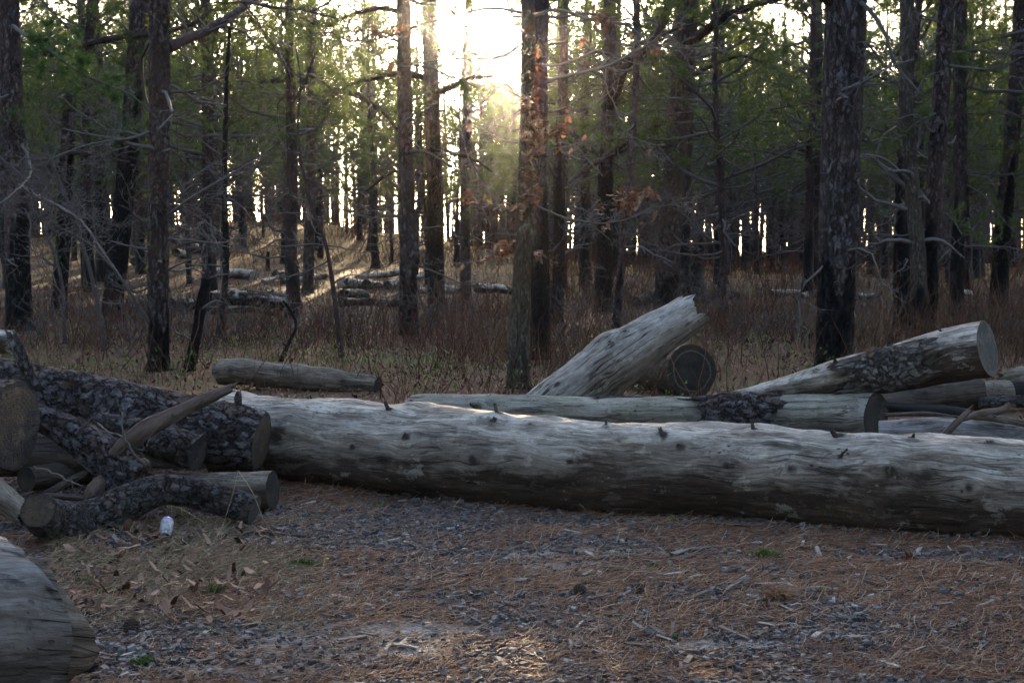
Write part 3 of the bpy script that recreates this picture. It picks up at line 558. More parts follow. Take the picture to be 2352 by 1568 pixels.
log('split_plank', 'long split pale piece lying against the edge over the smooth pale log', [(2242, 957, 9.3, 6), (2300, 963, 9.2, 7), (2420, 985, 9.1, 8)], M['wood_old'], ('broken', 'broken'), M['wood_old'], [], .012, 30, .25, .006, 17, cat='plank')
log('purplish_log', 'purple brown small log lying beyond the forked branch', [(2250, 925, 11.6, 12), (2330, 922, 11.6, 14), (2440, 920, 11.7, 15)], M['pine_log_fine'], ('sawn', 'sawn'), M['sawn_dark'], [], .015, 40, .1, .005, 18, group=LG)
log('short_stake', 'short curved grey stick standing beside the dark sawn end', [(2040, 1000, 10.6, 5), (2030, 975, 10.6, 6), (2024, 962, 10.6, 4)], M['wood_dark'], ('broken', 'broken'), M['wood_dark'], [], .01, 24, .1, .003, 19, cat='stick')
log('fallen_log', 'short rough pale log resting behind the left pile, hollow dark end', [(508, 854, 15.7, 29), (560, 857, 15.6, 31), (700, 868, 15.4, 29), (800, 878, 15.25, 26), (868, 886, 15.1, 21)], M['wood_old'], ('broken', 'sawn'), (M['wood_old'], M['sawn_dark']), [(800, 872, .02, .02), (545, 850, .02, .002)], .012, 80, .16, .012, 20, jag=.05, group=LG)
# left pile
jl = log('bark_log', 'large bark covered pine log sloping down over the pile to a dark sawn end', [(-180, 862, 9.5, 62), (0, 888, 9.3, 64), (130, 915, 9.15, 66), (300, 952, 9.0, 70), (450, 988, 8.84, 74), (600, 1015, 8.78, 66)],
    M['pine_log'], ('sawn', 'sawn'), (M['sawn'], M['sawn']), [(545, 935, .03, .06), (125, 925, .04, .015), (300, 935, .055, .002)], .008, 150, .06, .008, 21, group=LG)
log('standing_stub', '', [(88, 905, 9.0, 14), (62, 850, 8.95, 14), (42, 800, 8.9, 13), (28, 768, 8.9, 11)], M['pine_log_fine'], (None, 'broken'), M['wood_red'], [], .008, 50, .1, .006, 22, parent=jl)
log('bark_log', 'short flaky bark log below the dry stick, sawn end beside the larger one', [(215, 985, 8.45, 38), (330, 1003, 8.38, 43), (455, 1042, 8.28, 42)], M['pine_log_fine'], ('sawn', 'sawn'), M['sawn_dark'], [], .008, 110, .08, .008, 23, group=LG)
log('dry_stick', 'straight reddish dry branch lying slanted across the bark logs', [(258, 1050, 7.95, 17), (330, 990, 7.95, 21), (420, 942, 8.1, 15), (490, 908, 8.15, 13), (528, 892, 8.2, 9)], M['wood_red'], ('broken', 'broken'), M['wood_red'], [], .007, 50, .1, .008, 24, cat='branch')
cl = log('crooked_log', 'crooked bark covered log bending down through the middle of the pile', [(20, 940, 8.3, 28), (110, 968, 8.25, 34), (190, 1012, 8.15, 42), (260, 1062, 8.0, 46), (322, 1098, 7.9, 34)], M['pine_log'], ('sawn', 'broken'), (M['sawn'], M['wood_red']), [(300, 1040, .02, .03)], .008, 120, .13, .01, 25, jag=.05, group=LG)
log('side_limb', '', [(255, 1090, 7.95, 38), (262, 1120, 7.9, 34), (265, 1150, 7.85, 28)], M['pine_log'], (None, 'broken'), M['pine_log'], [], .01, 60, .12, .01, 26, parent=cl)
log('sawn_log', 'thick log whose large brown oval sawn face shows at the edge of the pile', [(-520, 950, 8.15, 96), (-200, 962, 8.0, 99), (34, 977, 7.85, 101)], M['pine_log'], ('sawn', 'sawn'), (M['sawn'], M['sawn']), [], .012, 110, .05, .006, 27, group=LG, ovl=1.)
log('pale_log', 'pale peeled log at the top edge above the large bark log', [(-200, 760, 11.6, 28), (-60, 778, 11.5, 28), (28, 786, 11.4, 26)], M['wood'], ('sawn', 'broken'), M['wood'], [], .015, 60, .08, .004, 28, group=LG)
log('bent_log', 'bent bark covered log on the ground with a round brown sawn end turned upward', [(86, 1172, 6.98, 40), (108, 1190, 7.14, 46), (160, 1208, 7.36, 56), (230, 1186, 7.5, 47), (300, 1152, 7.65, 41), (380, 1125, 7.75, 34), (480, 1140, 7.75, 35), (585, 1172, 7.7, 34)],
    M['pine_log_fine'], ('sawn', 'sawn'), (M['sawn'], M['sawn_grey']), [(395, 1108, .012, .01)], .007, 120, .06, .007, 29, group=LG)
log('pale_log', 'small pale peeled log lying tight behind the bent log, clean sawn end', [(372, 1108, 8.3, 24), (450, 1118, 8.3, 34), (540, 1124, 8.2, 40), (627, 1125, 8.15, 43)], M['wood_old'], ('broken', 'sawn'), (M['wood_old'], M['sawn_dark']), [], .008, 90, .07, .006, 30, group=LG)
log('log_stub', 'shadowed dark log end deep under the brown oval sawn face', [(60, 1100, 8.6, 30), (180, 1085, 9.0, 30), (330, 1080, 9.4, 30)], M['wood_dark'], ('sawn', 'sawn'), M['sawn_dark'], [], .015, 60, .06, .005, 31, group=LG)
log('dark_log', 'dark fill log added to darken the gap under the large bark log', [(60, 1040, 9.9, 55), (300, 1060, 9.7, 55), (520, 1078, 9.6, 40)], M['wood_dark'], ('sawn', 'sawn'), M['sawn_dark'], [], .02, 60, .06, .005, 32, group=LG)  # filler log added so the gap looks darker
log('dark_log', 'dark fill log added deepest in the pile to darken its gaps', [(-80, 1048, 8.9, 46), (90, 1046, 8.95, 48), (250, 1060, 9.0, 40)], M['wood_dark'], ('sawn', 'sawn'), M['sawn_dark'], [], .02, 60, .08, .006, 37, group=LG)  # second filler, added to deepen the dark inside the pile
log('pile_branch', 'dark crooked branch jammed under the crooked log', [(110, 1132, 7.9, 7), (170, 1100, 8.0, 9), (225, 1072, 8.1, 8), (262, 1030, 8.1, 5)], M['wood_dark'], ('broken', 'broken'), M['wood_dark'], [], .01, 24, .2, .006, 38, cat='branch')
log('pile_branch', 'brown broken branch lying low between the oval sawn face and the bark slab', [(60, 1148, 7.75, 6), (120, 1138, 7.8, 8), (200, 1146, 7.85, 6)], M['wood_red'], ('broken', 'broken'), M['wood_red'], [], .01, 24, .2, .006, 39, cat='branch')
log('split_plank', 'weathered brown split plank behind the upturned sawn end', [(-70, 1090, 7.7, 26), (0, 1140, 7.6, 28), (60, 1190, 7.5, 24)], M['wood_old'], ('broken', 'broken'), M['wood_old'], [], .008, 50, .2, .012, 33, cat='plank')
log('bark_slab', 'pointed upright slab of bark standing behind the bent log', [(205, 1168, 7.7, 17), (216, 1130, 7.72, 19), (228, 1106, 7.75, 13), (233, 1090, 7.75, 3)], M['wood_red'], ('broken', None), M['wood_red'], [], .007, 40, .12, .008, 34, cat='slab', jag=.01)
rm = log('cut_log', 'big grey smooth log filling the near corner with its ragged stepped end', [(-460, 1444, 4.52, 246), (-190, 1442, 4.70, 238), (-10, 1440, 4.84, 230), (118, 1444, 4.93, 222)], M['wood_front'], ('sawn', 'sawn'), (M['sawn_grey'], M['wood_front']), [(100, 1322, .012, .003)],
    .008, 190, .05, .003, 35, group=LG, shear=(-1, lambda th: -.245*np.clip(np.cos(th), 0, 1)**2.2))
log('ragged_end', '', [(10, 1444, 4.86, 202), (80, 1444, 4.91, 208), (128, 1446, 4.94, 202), (150, 1448, 4.96, 188)], M['wood_old'], (None, 'broken'), M['wood_old'], [], .007, 130, .05, .016, 36, jag=.035, parent=rm, slen=99., shear=(-1, lambda th: -.27*np.clip(np.cos(th), 0, 1)**1.35-.16*np.clip(-np.cos(th)-.12, 0, 1)))

# far dumped logs: (label, points in px,py with half thickness, material, share of dark tone)
far_logs = [
 ('longest white topped log of the distant dump, dark below', [(478, 686, 17), (520, 688, 20), (600, 694, 18), (684, 700, 15)], 'wood_far', .5),
 ('white and black mottled log between the grey trunk and the leaning charred snag', [(390, 694, 11), (420, 696, 12), (455, 700, 9)], 'wood_far', .45),
 ('short pale log at the foot of the straight grey pine, on its near side', [(312, 694, 9), (350, 696, 9)], 'wood_far', .1),
 ('long black log crossing above the longest white topped one', [(518, 672, 8), (560, 674, 9), (616, 680, 7)], 'charcoal', 1),
 ('thin pale log continuing the long black one', [(612, 674, 7), (672, 678, 6)], 'wood_far', .2),
 ('pale log with a dark cut face behind the leaning charred snag', [(484, 626, 9), (516, 629, 10)], 'wood_far', .1),
 ('lumpy pale log in the back row of the distant dump', [(520, 627, 9), (550, 629, 11), (582, 633, 10)], 'wood_far', .15),
 ('pale forked log lying in the back row under the sunlit bank', [(632, 630, 9), (684, 636, 9)], 'wood_far', .1),
 ('slim pale log slanting up in the back row', [(604, 648, 5), (640, 636, 4)], 'wood_far', .1),
 ('long thin grey log running behind the mossy trunk', [(648, 647, 6), (700, 641, 5), (748, 634, 5)], 'wood_far', .2),
 ('stout pale log with round face at the middle of the distant dump', [(784, 648, 11), (836, 656, 10)], 'wood_far', .2),
 ('short round pale log beside the stout one', [(842, 653, 10), (868, 656, 9)], 'wood_far', .1),
 ('grey pole resting on top of the stout pale logs', [(826, 636, 6), (880, 632, 6), (920, 625, 5)], 'wood_far', .1),
 ('pale log end sticking out behind the plated pine', [(890, 656, 9), (922, 650, 9)], 'wood_far', .1),
 ('squat black log of the distant dump', [(790, 680, 12), (836, 682, 12)], 'charcoal', 1),
 ('long black log lying low at the front of the distant dump', [(784, 694, 9), (850, 696, 10), (912, 696, 8)], 'charcoal', 1),
 ('pale stub slanting between the two big centre pines', [(952, 641, 5), (974, 630, 5)], 'wood_far', .1),
 ('pale round log between the plated and the dark pine', [(955, 668, 7), (985, 668, 7)], 'wood_far', .2),
 ('short pale log just past the dark pine', [(1014, 664, 8), (1046, 668, 8)], 'wood_far', .2),
 ('white and black log lying beside the leafy oak', [(1096, 662, 9), (1140, 665, 10), (1182, 668, 8)], 'wood_far', .4),
 ('pale leaning log high up on the far bank', [(410, 552, 9), (452, 570, 8)], 'wood_far', .1),
 ('round pale log lying on the far bank', [(404, 580, 9), (428, 588, 9)], 'wood_far', .2),
 ('dark log lying on the far bank', [(440, 574, 7), (500, 576, 7)], 'charcoal', .9),
 ('grey log in the small far heap', [(306, 578, 9), (344, 584, 10)], 'wood_far', .3),
 ('dark log at the bottom of the small far heap', [(308, 600, 9), (342, 604, 8)], 'charcoal', .8),
 ('bluish grey log slanting behind the thick right pine', [(1462, 694, 10), (1500, 682, 13), (1540, 672, 13)], 'wood_dark', .2),
 ('dark log with pale tip past the charred stump', [(1615, 680, 8), (1665, 682, 9), (1692, 680, 8)], 'wood_far', .7),
 ('long pale log near the thickest pine', [(1770, 672, 7), (1830, 674, 8), (1880, 676, 7)], 'wood_far', .25),
 ('small pale log end lying in front of the long pale log', [(1834, 679, 7), (1856, 680, 7)], 'wood_far', .1),
 ('low pale log past the thickest pine', [(1962, 682, 7), (2010, 680, 6)], 'wood_far', .4),
 ('small pale stump among the dark right pines', [(2204, 676, 9), (2226, 676, 8)], 'wood_far', .3),
 ('thin black log lying under the longest white topped one', [(470, 712, 8), (560, 714, 9), (640, 718, 6)], 'charcoal', 1),
]
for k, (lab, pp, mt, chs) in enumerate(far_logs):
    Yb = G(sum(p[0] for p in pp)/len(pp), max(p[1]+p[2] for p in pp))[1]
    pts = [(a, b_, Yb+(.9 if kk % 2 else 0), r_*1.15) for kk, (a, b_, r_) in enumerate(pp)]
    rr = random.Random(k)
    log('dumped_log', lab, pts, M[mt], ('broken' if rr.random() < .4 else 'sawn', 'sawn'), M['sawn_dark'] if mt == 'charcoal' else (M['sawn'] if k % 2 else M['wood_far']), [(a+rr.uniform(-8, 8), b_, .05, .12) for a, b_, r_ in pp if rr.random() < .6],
        .05, 40, .16, .02, 50+k, group='far logs dumped under the trees', char=(lambda s, t, c=chs: np.clip(c+.55*(np.cos(t)[None, :] < .1)*c*1.2+0*s[:, None], 0, 1)) if chs > .3 else None)  # mask darkens these logs, most of all their lower half
# ------------------------------------------------------------------ trees
def tuft(mb, pos, dirs, nper, L, wd, mat, spread=.9, tint=None):
    """sprays of needles: one thin blade each"""
    pos = np.repeat(np.asarray(pos, float), nper, 0); dirs = np.repeat(np.asarray(dirs, float), nper, 0); n = len(pos)
    d = unit(dirs*.75+rng.normal(0, spread*.6, (n, 3))); side = unit(np.cross(d, rng.normal(0, 1, (n, 3)))); Ln = L*(.7+.6*rng.random(n))[:, None]
    pos = pos+rng.normal(0, L*.12, (n, 3)); a = pos-side*wd/2; b = pos+side*wd/2; c = pos+d*Ln
    V = np.stack([a, b, c], 1).reshape(-1, 3); tt = np.clip((.35+.25*rng.normal(0, 1, n)) if tint is None else np.repeat(tint, nper)+rng.normal(0, .12, n), 0, 1)
    mb.add(V, None, np.arange(n*3).reshape(-1, 3), mat=mat, tint=np.repeat(tt, 3))
def limb(tw, tw2, tips, start, d, L, r, rg, leafy=True, up=.0, wig=.2, dens=1.):
    """a main limb with crooked side twigs; shoot tips are recorded for the needles"""
    main = walk(start, d, L, tw.K, wig, up, rg); tw.add(main, r, r*.3)
    ns = int(L*(3.4 if leafy else 2.6)*dens)+2
    for _ in range(ns):
        f = rg.uniform(.22, 1.); x = f*(tw.K-1); i = min(int(x), tw.K-2); p = main[i]+(main[i+1]-main[i])*(x-i); t = main[i+1]-main[i]; t /= np.linalg.norm(t)
        sd_ = np.array([rg.gauss(0, 1), rg.gauss(0, 1), rg.gauss(.15, .5)]); sd_ -= t*sd_.dot(t); sd_ /= np.linalg.norm(sd_)
        l2 = L*rg.uniform(.18, .45)*(1.15-f*.5); s2 = walk(p, t*.6+sd_, l2, tw2.K, .28, .06, rg); tw2.add(s2, max(r*.3, .004), .003)
        for q in range(1 if leafy else 2):
            j = rg.randrange(1, tw2.K-1); s3 = walk(s2[j], (s2[j+1]-s2[j])+np.array([rg.gauss(0, .05), rg.gauss(0, .05), rg.gauss(0, .05)]), l2*rg.uniform(.3, .6), tw2.K, .35, .04, rg); tw2.add(s3, .005, .0025)
            if leafy:
                for k in range(1, tw2.K): tips.append((s3[k], s3[k]-s3[k-1]))
        if leafy:
            for k in range(2, tw2.K): tips.append((s2[k], s2[k]-s2[k-1]))
    if leafy:
        for k in range(tw.K*2//3, tw.K): tips.append((main[k], main[k]-main[k-1]))
def trunk_mesh(C, Rd, nr, mats, charh=0., seed=0, flare=.35, rough=.0, lump=.07):
    T, A, B = frames(C); th = np.arange(nr)*2*math.pi/nr; s_ = np.concatenate([[0], np.cumsum(np.linalg.norm(np.diff(C, axis=0), axis=1))])
    Rr = Rd*(1+flare*np.exp(-s_/.22)); lc = np.stack(np.broadcast_arrays(s_[:, None]+seed*7.7, Rr[:, None]*np.cos(th), Rr[:, None]*np.sin(th)), -1)
    d = Rr[:, None]*(lump*fbm(lc*np.array([1.5, 5, 5])+seed, 3, 61)+rough*fbm(lc*np.array([6, 14, 14])+seed, 2, 62)+.10*np.exp(-s_/.2)[:, None]*np.cos(th*4+seed))
    V = C[:, None]+(A[:, None]*np.cos(th)[:, None]+B[:, None]*np.sin(th)[:, None])*(Rr[:, None]+d)[..., None]
    hh = charh+.35*charh*vnoise(np.stack([np.cos(th)*1.3+seed, np.sin(th)*1.3, 0*th], -1), 5)
    ch = np.clip(.5+.9*(hh[None]-s_[:, None])/max(charh, .3), 0, 1)*(charh > 0)
    mb = MB(); mb.add(V.reshape(-1, 3), ring_quads(len(C), nr), lc=lc.reshape(-1, 3), char=ch.ravel()); return mb

def pine_proto(seed, Ht, r0, z0, charh, lean=0., far=True, nlive=34, ndead=26):
    rg = random.Random(seed); n = 26; z = np.linspace(0, Ht, n)
    wx = lean*z+.012*Ht*np.cumsum(np.array([rg.gauss(0, .42) for _ in range(n)]))/2; wy = .010*Ht*np.cumsum(np.array([rg.gauss(0, .4) for _ in range(n)]))/2
    wx -= wx[0]; wy -= wy[0]; C = np.stack([wx, wy, z], -1); Rd = r0*(1-z/Ht*.85)
    Cs = catmull(C, 90); Rs = np.interp(Cs[:, 2], z, Rd)
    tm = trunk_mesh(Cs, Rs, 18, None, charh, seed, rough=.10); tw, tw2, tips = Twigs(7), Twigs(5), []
    at = lambda h: np.array([np.interp(h, z, wx), np.interp(h, z, wy), h])
    for k in range(ndead):
        h = rg.uniform(1.2, z0+1.5); a = rg.uniform(0, 6.283); limb(tw, tw2, tips, at(h), (math.cos(a), math.sin(a), rg.uniform(-.35, .25)), rg.uniform(.5, 2.3), .028, rg, False, -.01, .26)
    for k in range(nlive):
        f = (k+rg.random())/nlive; h = z0+(Ht-z0)*f**1.05; a = k*2.4+rg.uniform(-.7, .7)
        L = (3.3-2.5*f)*rg.uniform(.7, 1.15)*(.75+.25*Ht/12); limb(tw, tw2, tips, at(h), (math.cos(a), math.sin(a), rg.uniform(-.15, .45)+.4*f), L, .045*(1-.5*f), rg, True, .02, .17)
    mf = MB(); batch(mf, tw.P, tw.R, 5, mat=1, char=0., tint=.22); batch(mf, tw2.P, tw2.R, 3, mat=1, char=0., tint=.28); tp = np.array([t[0] for t in tips]); td = unit(np.array([t[1] for t in tips])); hash_ = fbm(tp*.9+seed, 2, 66)
    tuft(mf, tp, td, 12, .135, .0115, 0, 1.0, np.clip(.38+.35*hash_, 0, 1))
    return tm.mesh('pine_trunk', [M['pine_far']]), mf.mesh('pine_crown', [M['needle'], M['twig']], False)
protos = [pine_proto(101, 11.5, .15, 3.2, 1.6), pine_proto(102, 12.5, .17, 3.8, 1.2, .015), pine_proto(103, 10., .12, 2.8, 1.0, -.02, nlive=30), pine_proto(104, 13., .19, 4.6, 2.2, .01, nlive=38),
          pine_proto(105, 9., .10, 2.6, .8, .035, nlive=28), pine_proto(106, 12., .14, 4.0, 1.5, -.01), pine_proto(107, 11., .13, 2.7, 1.2, .02, nlive=38), pine_proto(108, 8., .07, 2.8, .6, -.03, nlive=20, ndead=20)]
print('PROTO TRIS', [(len(a.polygons), len(c.polygons)) for a, c in protos])

def make_tree(name, label, cat, group, loc, k, rot, sc, scz=None, crown=True):
    r = link(name, None, None, loc); r['label'] = label; r['category'] = cat
    if group: r['group'] = group
    r.rotation_euler = (0, 0, rot); r.scale = (sc, sc, scz or sc)
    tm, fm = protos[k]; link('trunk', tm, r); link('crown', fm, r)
    return r

# hand placed trunks seen in the photograph: name, label, [(px, py) up the trunk], base width, top width, depth (None = where its foot meets the ground), bark, char height
near = [
 ('straight', 'pine_tree', 'straight grey barked pine standing behind the left log pile', [(365, 852), (364, 600), (366, 300), (367, 0)], 50, 44, None, 'pine', .7, 367),
 ('edge pine', 'pine_tree', 'dark pine with scorched foot nearest the left picture edge', [(44, 758), (38, 500), (28, 250), (20, 0)], 62, 44, None, 'pine', 1.8, 40),
 ('crooked', 'pine_tree', 'crooked black pine second from the left picture edge, with shaggy needles', [(134, 712), (148, 500), (156, 330), (165, 200), (205, 90), (214, 0)], 36, 26, None, 'pine', 3.0, 140),
 ('sloping', 'pine_tree', 'black footed pine leaning right just before the straight grey one', [(256, 725), (282, 480), (300, 300), (316, 120), (322, 0)], 48, 44, None, 'pine', 4.0, 270),
 ('mossy', 'pine_tree', 'thin pine with green sprouts up its bark above the distant log dump', [(706, 672), (712, 520), (716, 350), (714, 150), (716, 0)], 27, 20, None, 'pine', .1, 710),
 ('plated', 'pine_tree', 'reddish plated pine, the first of the centre pair left of the sun', [(938, 768), (937, 600), (933, 400), (929, 200), (927, 0)], 44, 29, None, 'pine', 1.1, 936),
 ('dark', 'pine_tree', 'dark pine of the centre pair, just left of the sun', [(1003, 716), (1000, 560), (998, 400), (990, 200), (986, 0)], 42, 33, None, 'pine', 3.4, 1000),
 ('slim', 'pine_tree', 'slim grey pine seen between the dark centre pine and the leafy oak', [(1070, 690), (1068, 500), (1072, 300), (1074, 100), (1078, 0)], 27, 18, None, 'pine', .4, 1070),
 ('shadow', 'pine_tree', 'dark pine standing half hidden directly behind the leafy oak', [(1241, 825), (1240, 600), (1237, 400), (1238, 200), (1242, 0)], 46, 36, None, 'pine', 2.2, 1240),
 ('twisty', 'pine_tree', 'thin dark wavering pine just past the leafy oak', [(1277, 742), (1285, 560), (1284, 380), (1292, 200), (1296, 0)], 30, 20, None, 'pine', 2.5, 1285),
 ('forked', 'pine_tree', 'dark forked pine whose second stem bends away to the side', [(1386, 716), (1389, 500), (1393, 320), (1400, 180), (1402, 0)], 42, 27, None, 'pine', 3.0, 1390),
 ('young', 'pine_tree', 'young slender pine rising close before the forked pine', [(1414, 752), (1428, 600), (1446, 430), (1456, 280), (1462, 110), (1462, 0)], 18, 13, None, 'pine', 1.0, 1435),
 ('thick', 'pine_tree', 'thick slightly leaning pine directly behind the leaning log', [(1528, 712), (1536, 560), (1548, 380), (1568, 180), (1578, 0)], 56, 52, None, 'pine', .8, 1545),
 ('biggest', 'pine_tree', 'biggest nearest pine with plated bark and a charred black foot', [(1914, 850), (1922, 640), (1930, 420), (1936, 200), (1943, 0)], 86, 90, None, 'pine_big', 1.25, 1925),
 ('paired', 'pine_tree', 'dark pine partly hidden behind the speckled pale trunk', [(2072, 748), (2072, 560), (2078, 350), (2082, 150), (2084, 0)], 42, 30, None, 'pine', 2.6, 2072),
 ('rough', 'pine_tree', 'rough dark pine touching the speckled pale trunk on its right', [(2128, 768), (2140, 560), (2152, 360), (2164, 180), (2174, 0)], 44, 34, None, 'pine', 1.8, 2140),
 ('narrow', 'pine_tree', 'narrow straight dark pine second from the right picture edge', [(2196, 724), (2202, 500), (2206, 300), (2204, 150), (2208, 0)], 34, 26, None, 'pine', 2.2, 2203),
 ('last', 'pine_tree', 'charred pine leaning slightly inward nearest the right picture edge', [(2292, 706), (2304, 520), (2322, 350), (2336, 150), (2344, 0)], 44, 28, None, 'pine', 2.8, 2310),
]
NEAR = {}
rgn = random.Random(5)
def extend(C, Rd, extra=7.):
    t = unit(C[-1]-C[-4])*np.array([.5, .5, 1]); n = 24; e = C[-1]+t*np.linspace(0, extra, n+1)[1:, None]
    return np.vstack([C, e]), np.concatenate([Rd, Rd[-1]*np.linspace(1, .35, n+1)[1:]])
for key, nm, lab, pp, w0, w1, _d, mt, ch, _x in near:
    g = G(*pp[0]); Y = g[1]; pts = np.array([P(a, b_, Y) for a, b_ in pp]); pts[0] = g-np.array([0, 0, .08])
    C = catmull(pts, max(90, int(np.linalg.norm(pts[-1]-pts[0])/.05))); f = np.linspace(0, 1, len(C)); Rd = (w0*.93+(w1-w0*.93)*f)/2/F*Y
    C, Rd = extend(C, Rd, 7 if Y < 40 else 4); C = C-g
    root = link(nm, None, None, g); root['label'] = lab; root['category'] = 'pine tree'; root['group'] = 'pines bordering the clearing'
    tm = trunk_mesh(C, Rd, 56, None, ch, hash(len(NEAR))+3, flare=.18, rough=.05, lump=.06); link('trunk', tm.mesh('trunk', [M[mt]]), root)
    top = C[-1][2]; rg = random.Random(len(NEAR)*17+3); tw, tw2, tips = Twigs(7), Twigs(6), []
    at = lambda h: C[int(np.argmin(np.abs(C[:, 2]-h)))]
    vis = (575/F)*Y+1.5-g[2]                                  # height where the picture ends
    LB = []
    def done(tint):
        global tw, tw2
        if not tw.P: return
        ml = MB(); batch(ml, tw.P, tw.R, 6, char=0., tint=tint); batch(ml, tw2.P, tw2.R, 3, char=0., tint=min(1., tint+.2)); LB.append(ml.mesh('limb', [M['twig']])); tw, tw2 = Twigs(7), Twigs(6)
    for k in range(rg.randint(14, 21)):
        h = rg.uniform(1.1, vis+.6); a = rg.uniform(0, 6.283); lv = (h > 2.6 and rg.random() < .42 and Y > 22)
        limb(tw, tw2, tips, at(h), (math.cos(a), math.sin(a), rg.uniform(-.3, .3)), rg.uniform(.5, 1.5)*(1.6 if lv else 1), .016+.016*rg.random(), rg, lv, .0, .27); done(rg.uniform(.1, .6))
    for k in range(22):
        f_ = (k+rg.random())/22; h = vis+.4+(top-vis-.4)*f_; a = k*2.4+rg.uniform(-.6, .6)
        limb(tw, tw2, tips, at(h), (math.cos(a), math.sin(a), rg.uniform(-.1, .5)), (2.8-1.8*f_)*rg.uniform(.7, 1.1), .04, rg, True, .02, .17); done(.15)
    mf = MB(); tp = np.array([t[0] for t in tips]); td = unit(np.array([t[1] for t in tips]))
    tuft(mf, tp, td, 11, .12, .010, 0, 1.0, np.clip(.35+.3*fbm(tp, 2, 66), 0, 1))
    if key in ('mossy', 'crooked', 'last', 'straight', 'narrow'):                # needle sprouts on the bark
        n = 46 if key != 'crooked' else 150; hz_ = rng.random(n)*min(vis, 8)*.85+.8; cc = np.array([at(h) for h in hz_]); rr_ = np.interp(hz_, C[:, 2], Rd); a = rng.random(n)*6.283
        dd = np.stack([np.cos(a), np.sin(a), .3+0*a], -1); tuft(mf, cc+dd*(rr_[:, None]*1.02), dd, 12, .09 if key != 'crooked' else .2, .008, 0, .9, .55+.3*rng.random(n))
    cr = link('crown', mf.mesh('crown', [M['needle']], False), root)
    for lm_ in LB: link('limb', lm_, cr)
    NEAR[key] = dict(root=root, C=C+g, R=Rd, Y=Y)

def side_branch(root, pts, r0, r1, mat, K=None, twigs=0, leafy=False, seed=1, tl=.5, name='branch', sides=8, tw_t=.5, needle='needle_near', tufts=0):
    tw_t = tw_t*.6          # a visible branch through pixel points (px, py, Y) as a part of its tree
    W = np.array([P(*p) for p in pts]); base = np.array(root.location[:]); n = max(12, int(np.linalg.norm(W[-1]-W[0])/.05)); X = catmull(W, n)
    rg = random.Random(seed); wob = np.cumsum(np.array([[rg.gauss(0, 1) for _ in range(3)] for _ in range(n)]), 0); wob = .004*wob*np.sin(np.linspace(0, math.pi, n))[:, None]; X = X+wob
    mb = MB(); Rr = np.linspace(r0, r1, n)*(1+.12*fbm(X*9, 2, 8)); batch(mb, [X-base], [Rr], sides, mat=int(r0 >= .04), char=0., tint=tw_t)
    tw, tw2, tips = Twigs(6), Twigs(5), []
    for k in range(twigs):
        i = rg.randrange(int(n*.2), n-1); t = X[i+1]-X[i]; t /= np.linalg.norm(t); sd_ = np.array([rg.gauss(0, 1), rg.gauss(0, .8), rg.gauss(0, .8)])
        limb(tw, tw2, tips, X[i]-base, t+sd_*.9, tl*rg.uniform(.4, 1.2), max(.004, Rr[i]*.35), rg, leafy, .0, .3, .8)
    batch(mb, tw.P, tw.R, 4, char=0., tint=tw_t); batch(mb, tw2.P, tw2.R, 3, char=0., tint=min(1., tw_t+.2))
    b = link(name, mb.mesh(name, [mat, M['pine_far']]), root)
    if leafy:
        tp = np.array([t[0] for t in tips]); td = unit(np.array([t[1] for t in tips]))
        ex = X[n//4::2]-base; tp = np.vstack([tp, ex]); td = np.vstack([td, unit(rng.normal(0, 1, (len(ex), 3)))])
        mf = MB(); tuft(mf, tp, td, 16, .12, .007, 0, .95, np.clip(.45+.35*fbm(tp*2, 2, 66), 0, 1)); link('needle_spray', mf.mesh('spray', [M[needle]], False), b)
    return b
T_ = lambda k: NEAR[k]['root']; YY = lambda k: NEAR[k]['Y']
# second stem and large limbs of the forked pine
y = YY('forked'); side_branch(T_('forked'), [(1396, 250, y), (1418, 190, y-.3), (1440, 140, y-.5), (1490, 108, y-.8), (1520, 60, y-1), (1540, 0, y-1.2)], .17, .09, M['twig'], twigs=5, seed=2, tl=1.6, name='second_stem', sides=14, tw_t=.12)
side_branch(T_('forked'), [(1392, 360, y), (1430, 330, y-.5), (1480, 300, y-1), (1520, 285, y-1.2)], .07, .03, M['twig'], twigs=5, seed=3, tl=1.2, tw_t=.1)
side_branch(T_('forked'), [(1386, 360, y), (1350, 340, y), (1310, 300, y+.3), (1270, 285, y+.4)], .06, .02, M['twig'], twigs=6, seed=4, tl=1.2, tw_t=.1)
y = YY('thick'); side_branch(T_('thick'), [(1556, 330, y), (1500, 340, y-.5), (1440, 345, y-.8), (1370, 375, y-1), (1290, 430, y-1.1)], .06, .02, M['twig'], twigs=9, seed=5, tl=1.2, tw_t=.5)
side_branch(T_('thick'), [(1580, 100, y), (1640, 60, y-1), (1700, 28, y-1.6), (1780, 5, y-2.2), (1850, -10, y-2.6)], .11, .06, M['twig'], twigs=9, seed=6, tl=1.6, tw_t=.45, sides=12)
side_branch(T_('thick'), [(1576, 180, y), (1640, 150, y-.6), (1700, 130, y-1), (1760, 148, y-1.2)], .06, .02, M['twig'], twigs=9, seed=7, tl=1.4, tw_t=.3)
y = YY('biggest'); side_branch(T_('biggest'), [(1925, 15, y), (1890, -5, y-.2), (1850, -30, y-.4)], .07, .05, M['twig'], twigs=2, seed=8, tw_t=.4, sides=12)
side_branch(T_('biggest'), [(1945, 5, y), (1990, 15, y-.3), (2030, 70, y-.6), (2060, 150, y-.7), (2110, 210, y-.8)], .035, .012, M['twig'], twigs=8, seed=9, tl=.8, tw_t=.4)
side_branch(T_('biggest'), [(1955, 560, y), (1990, 530, y-.2), (2040, 510, y-.4), (2075, 465, y-.5)], .012, .005, M['twig'], twigs=4, seed=10, tl=.4, tw_t=.6)
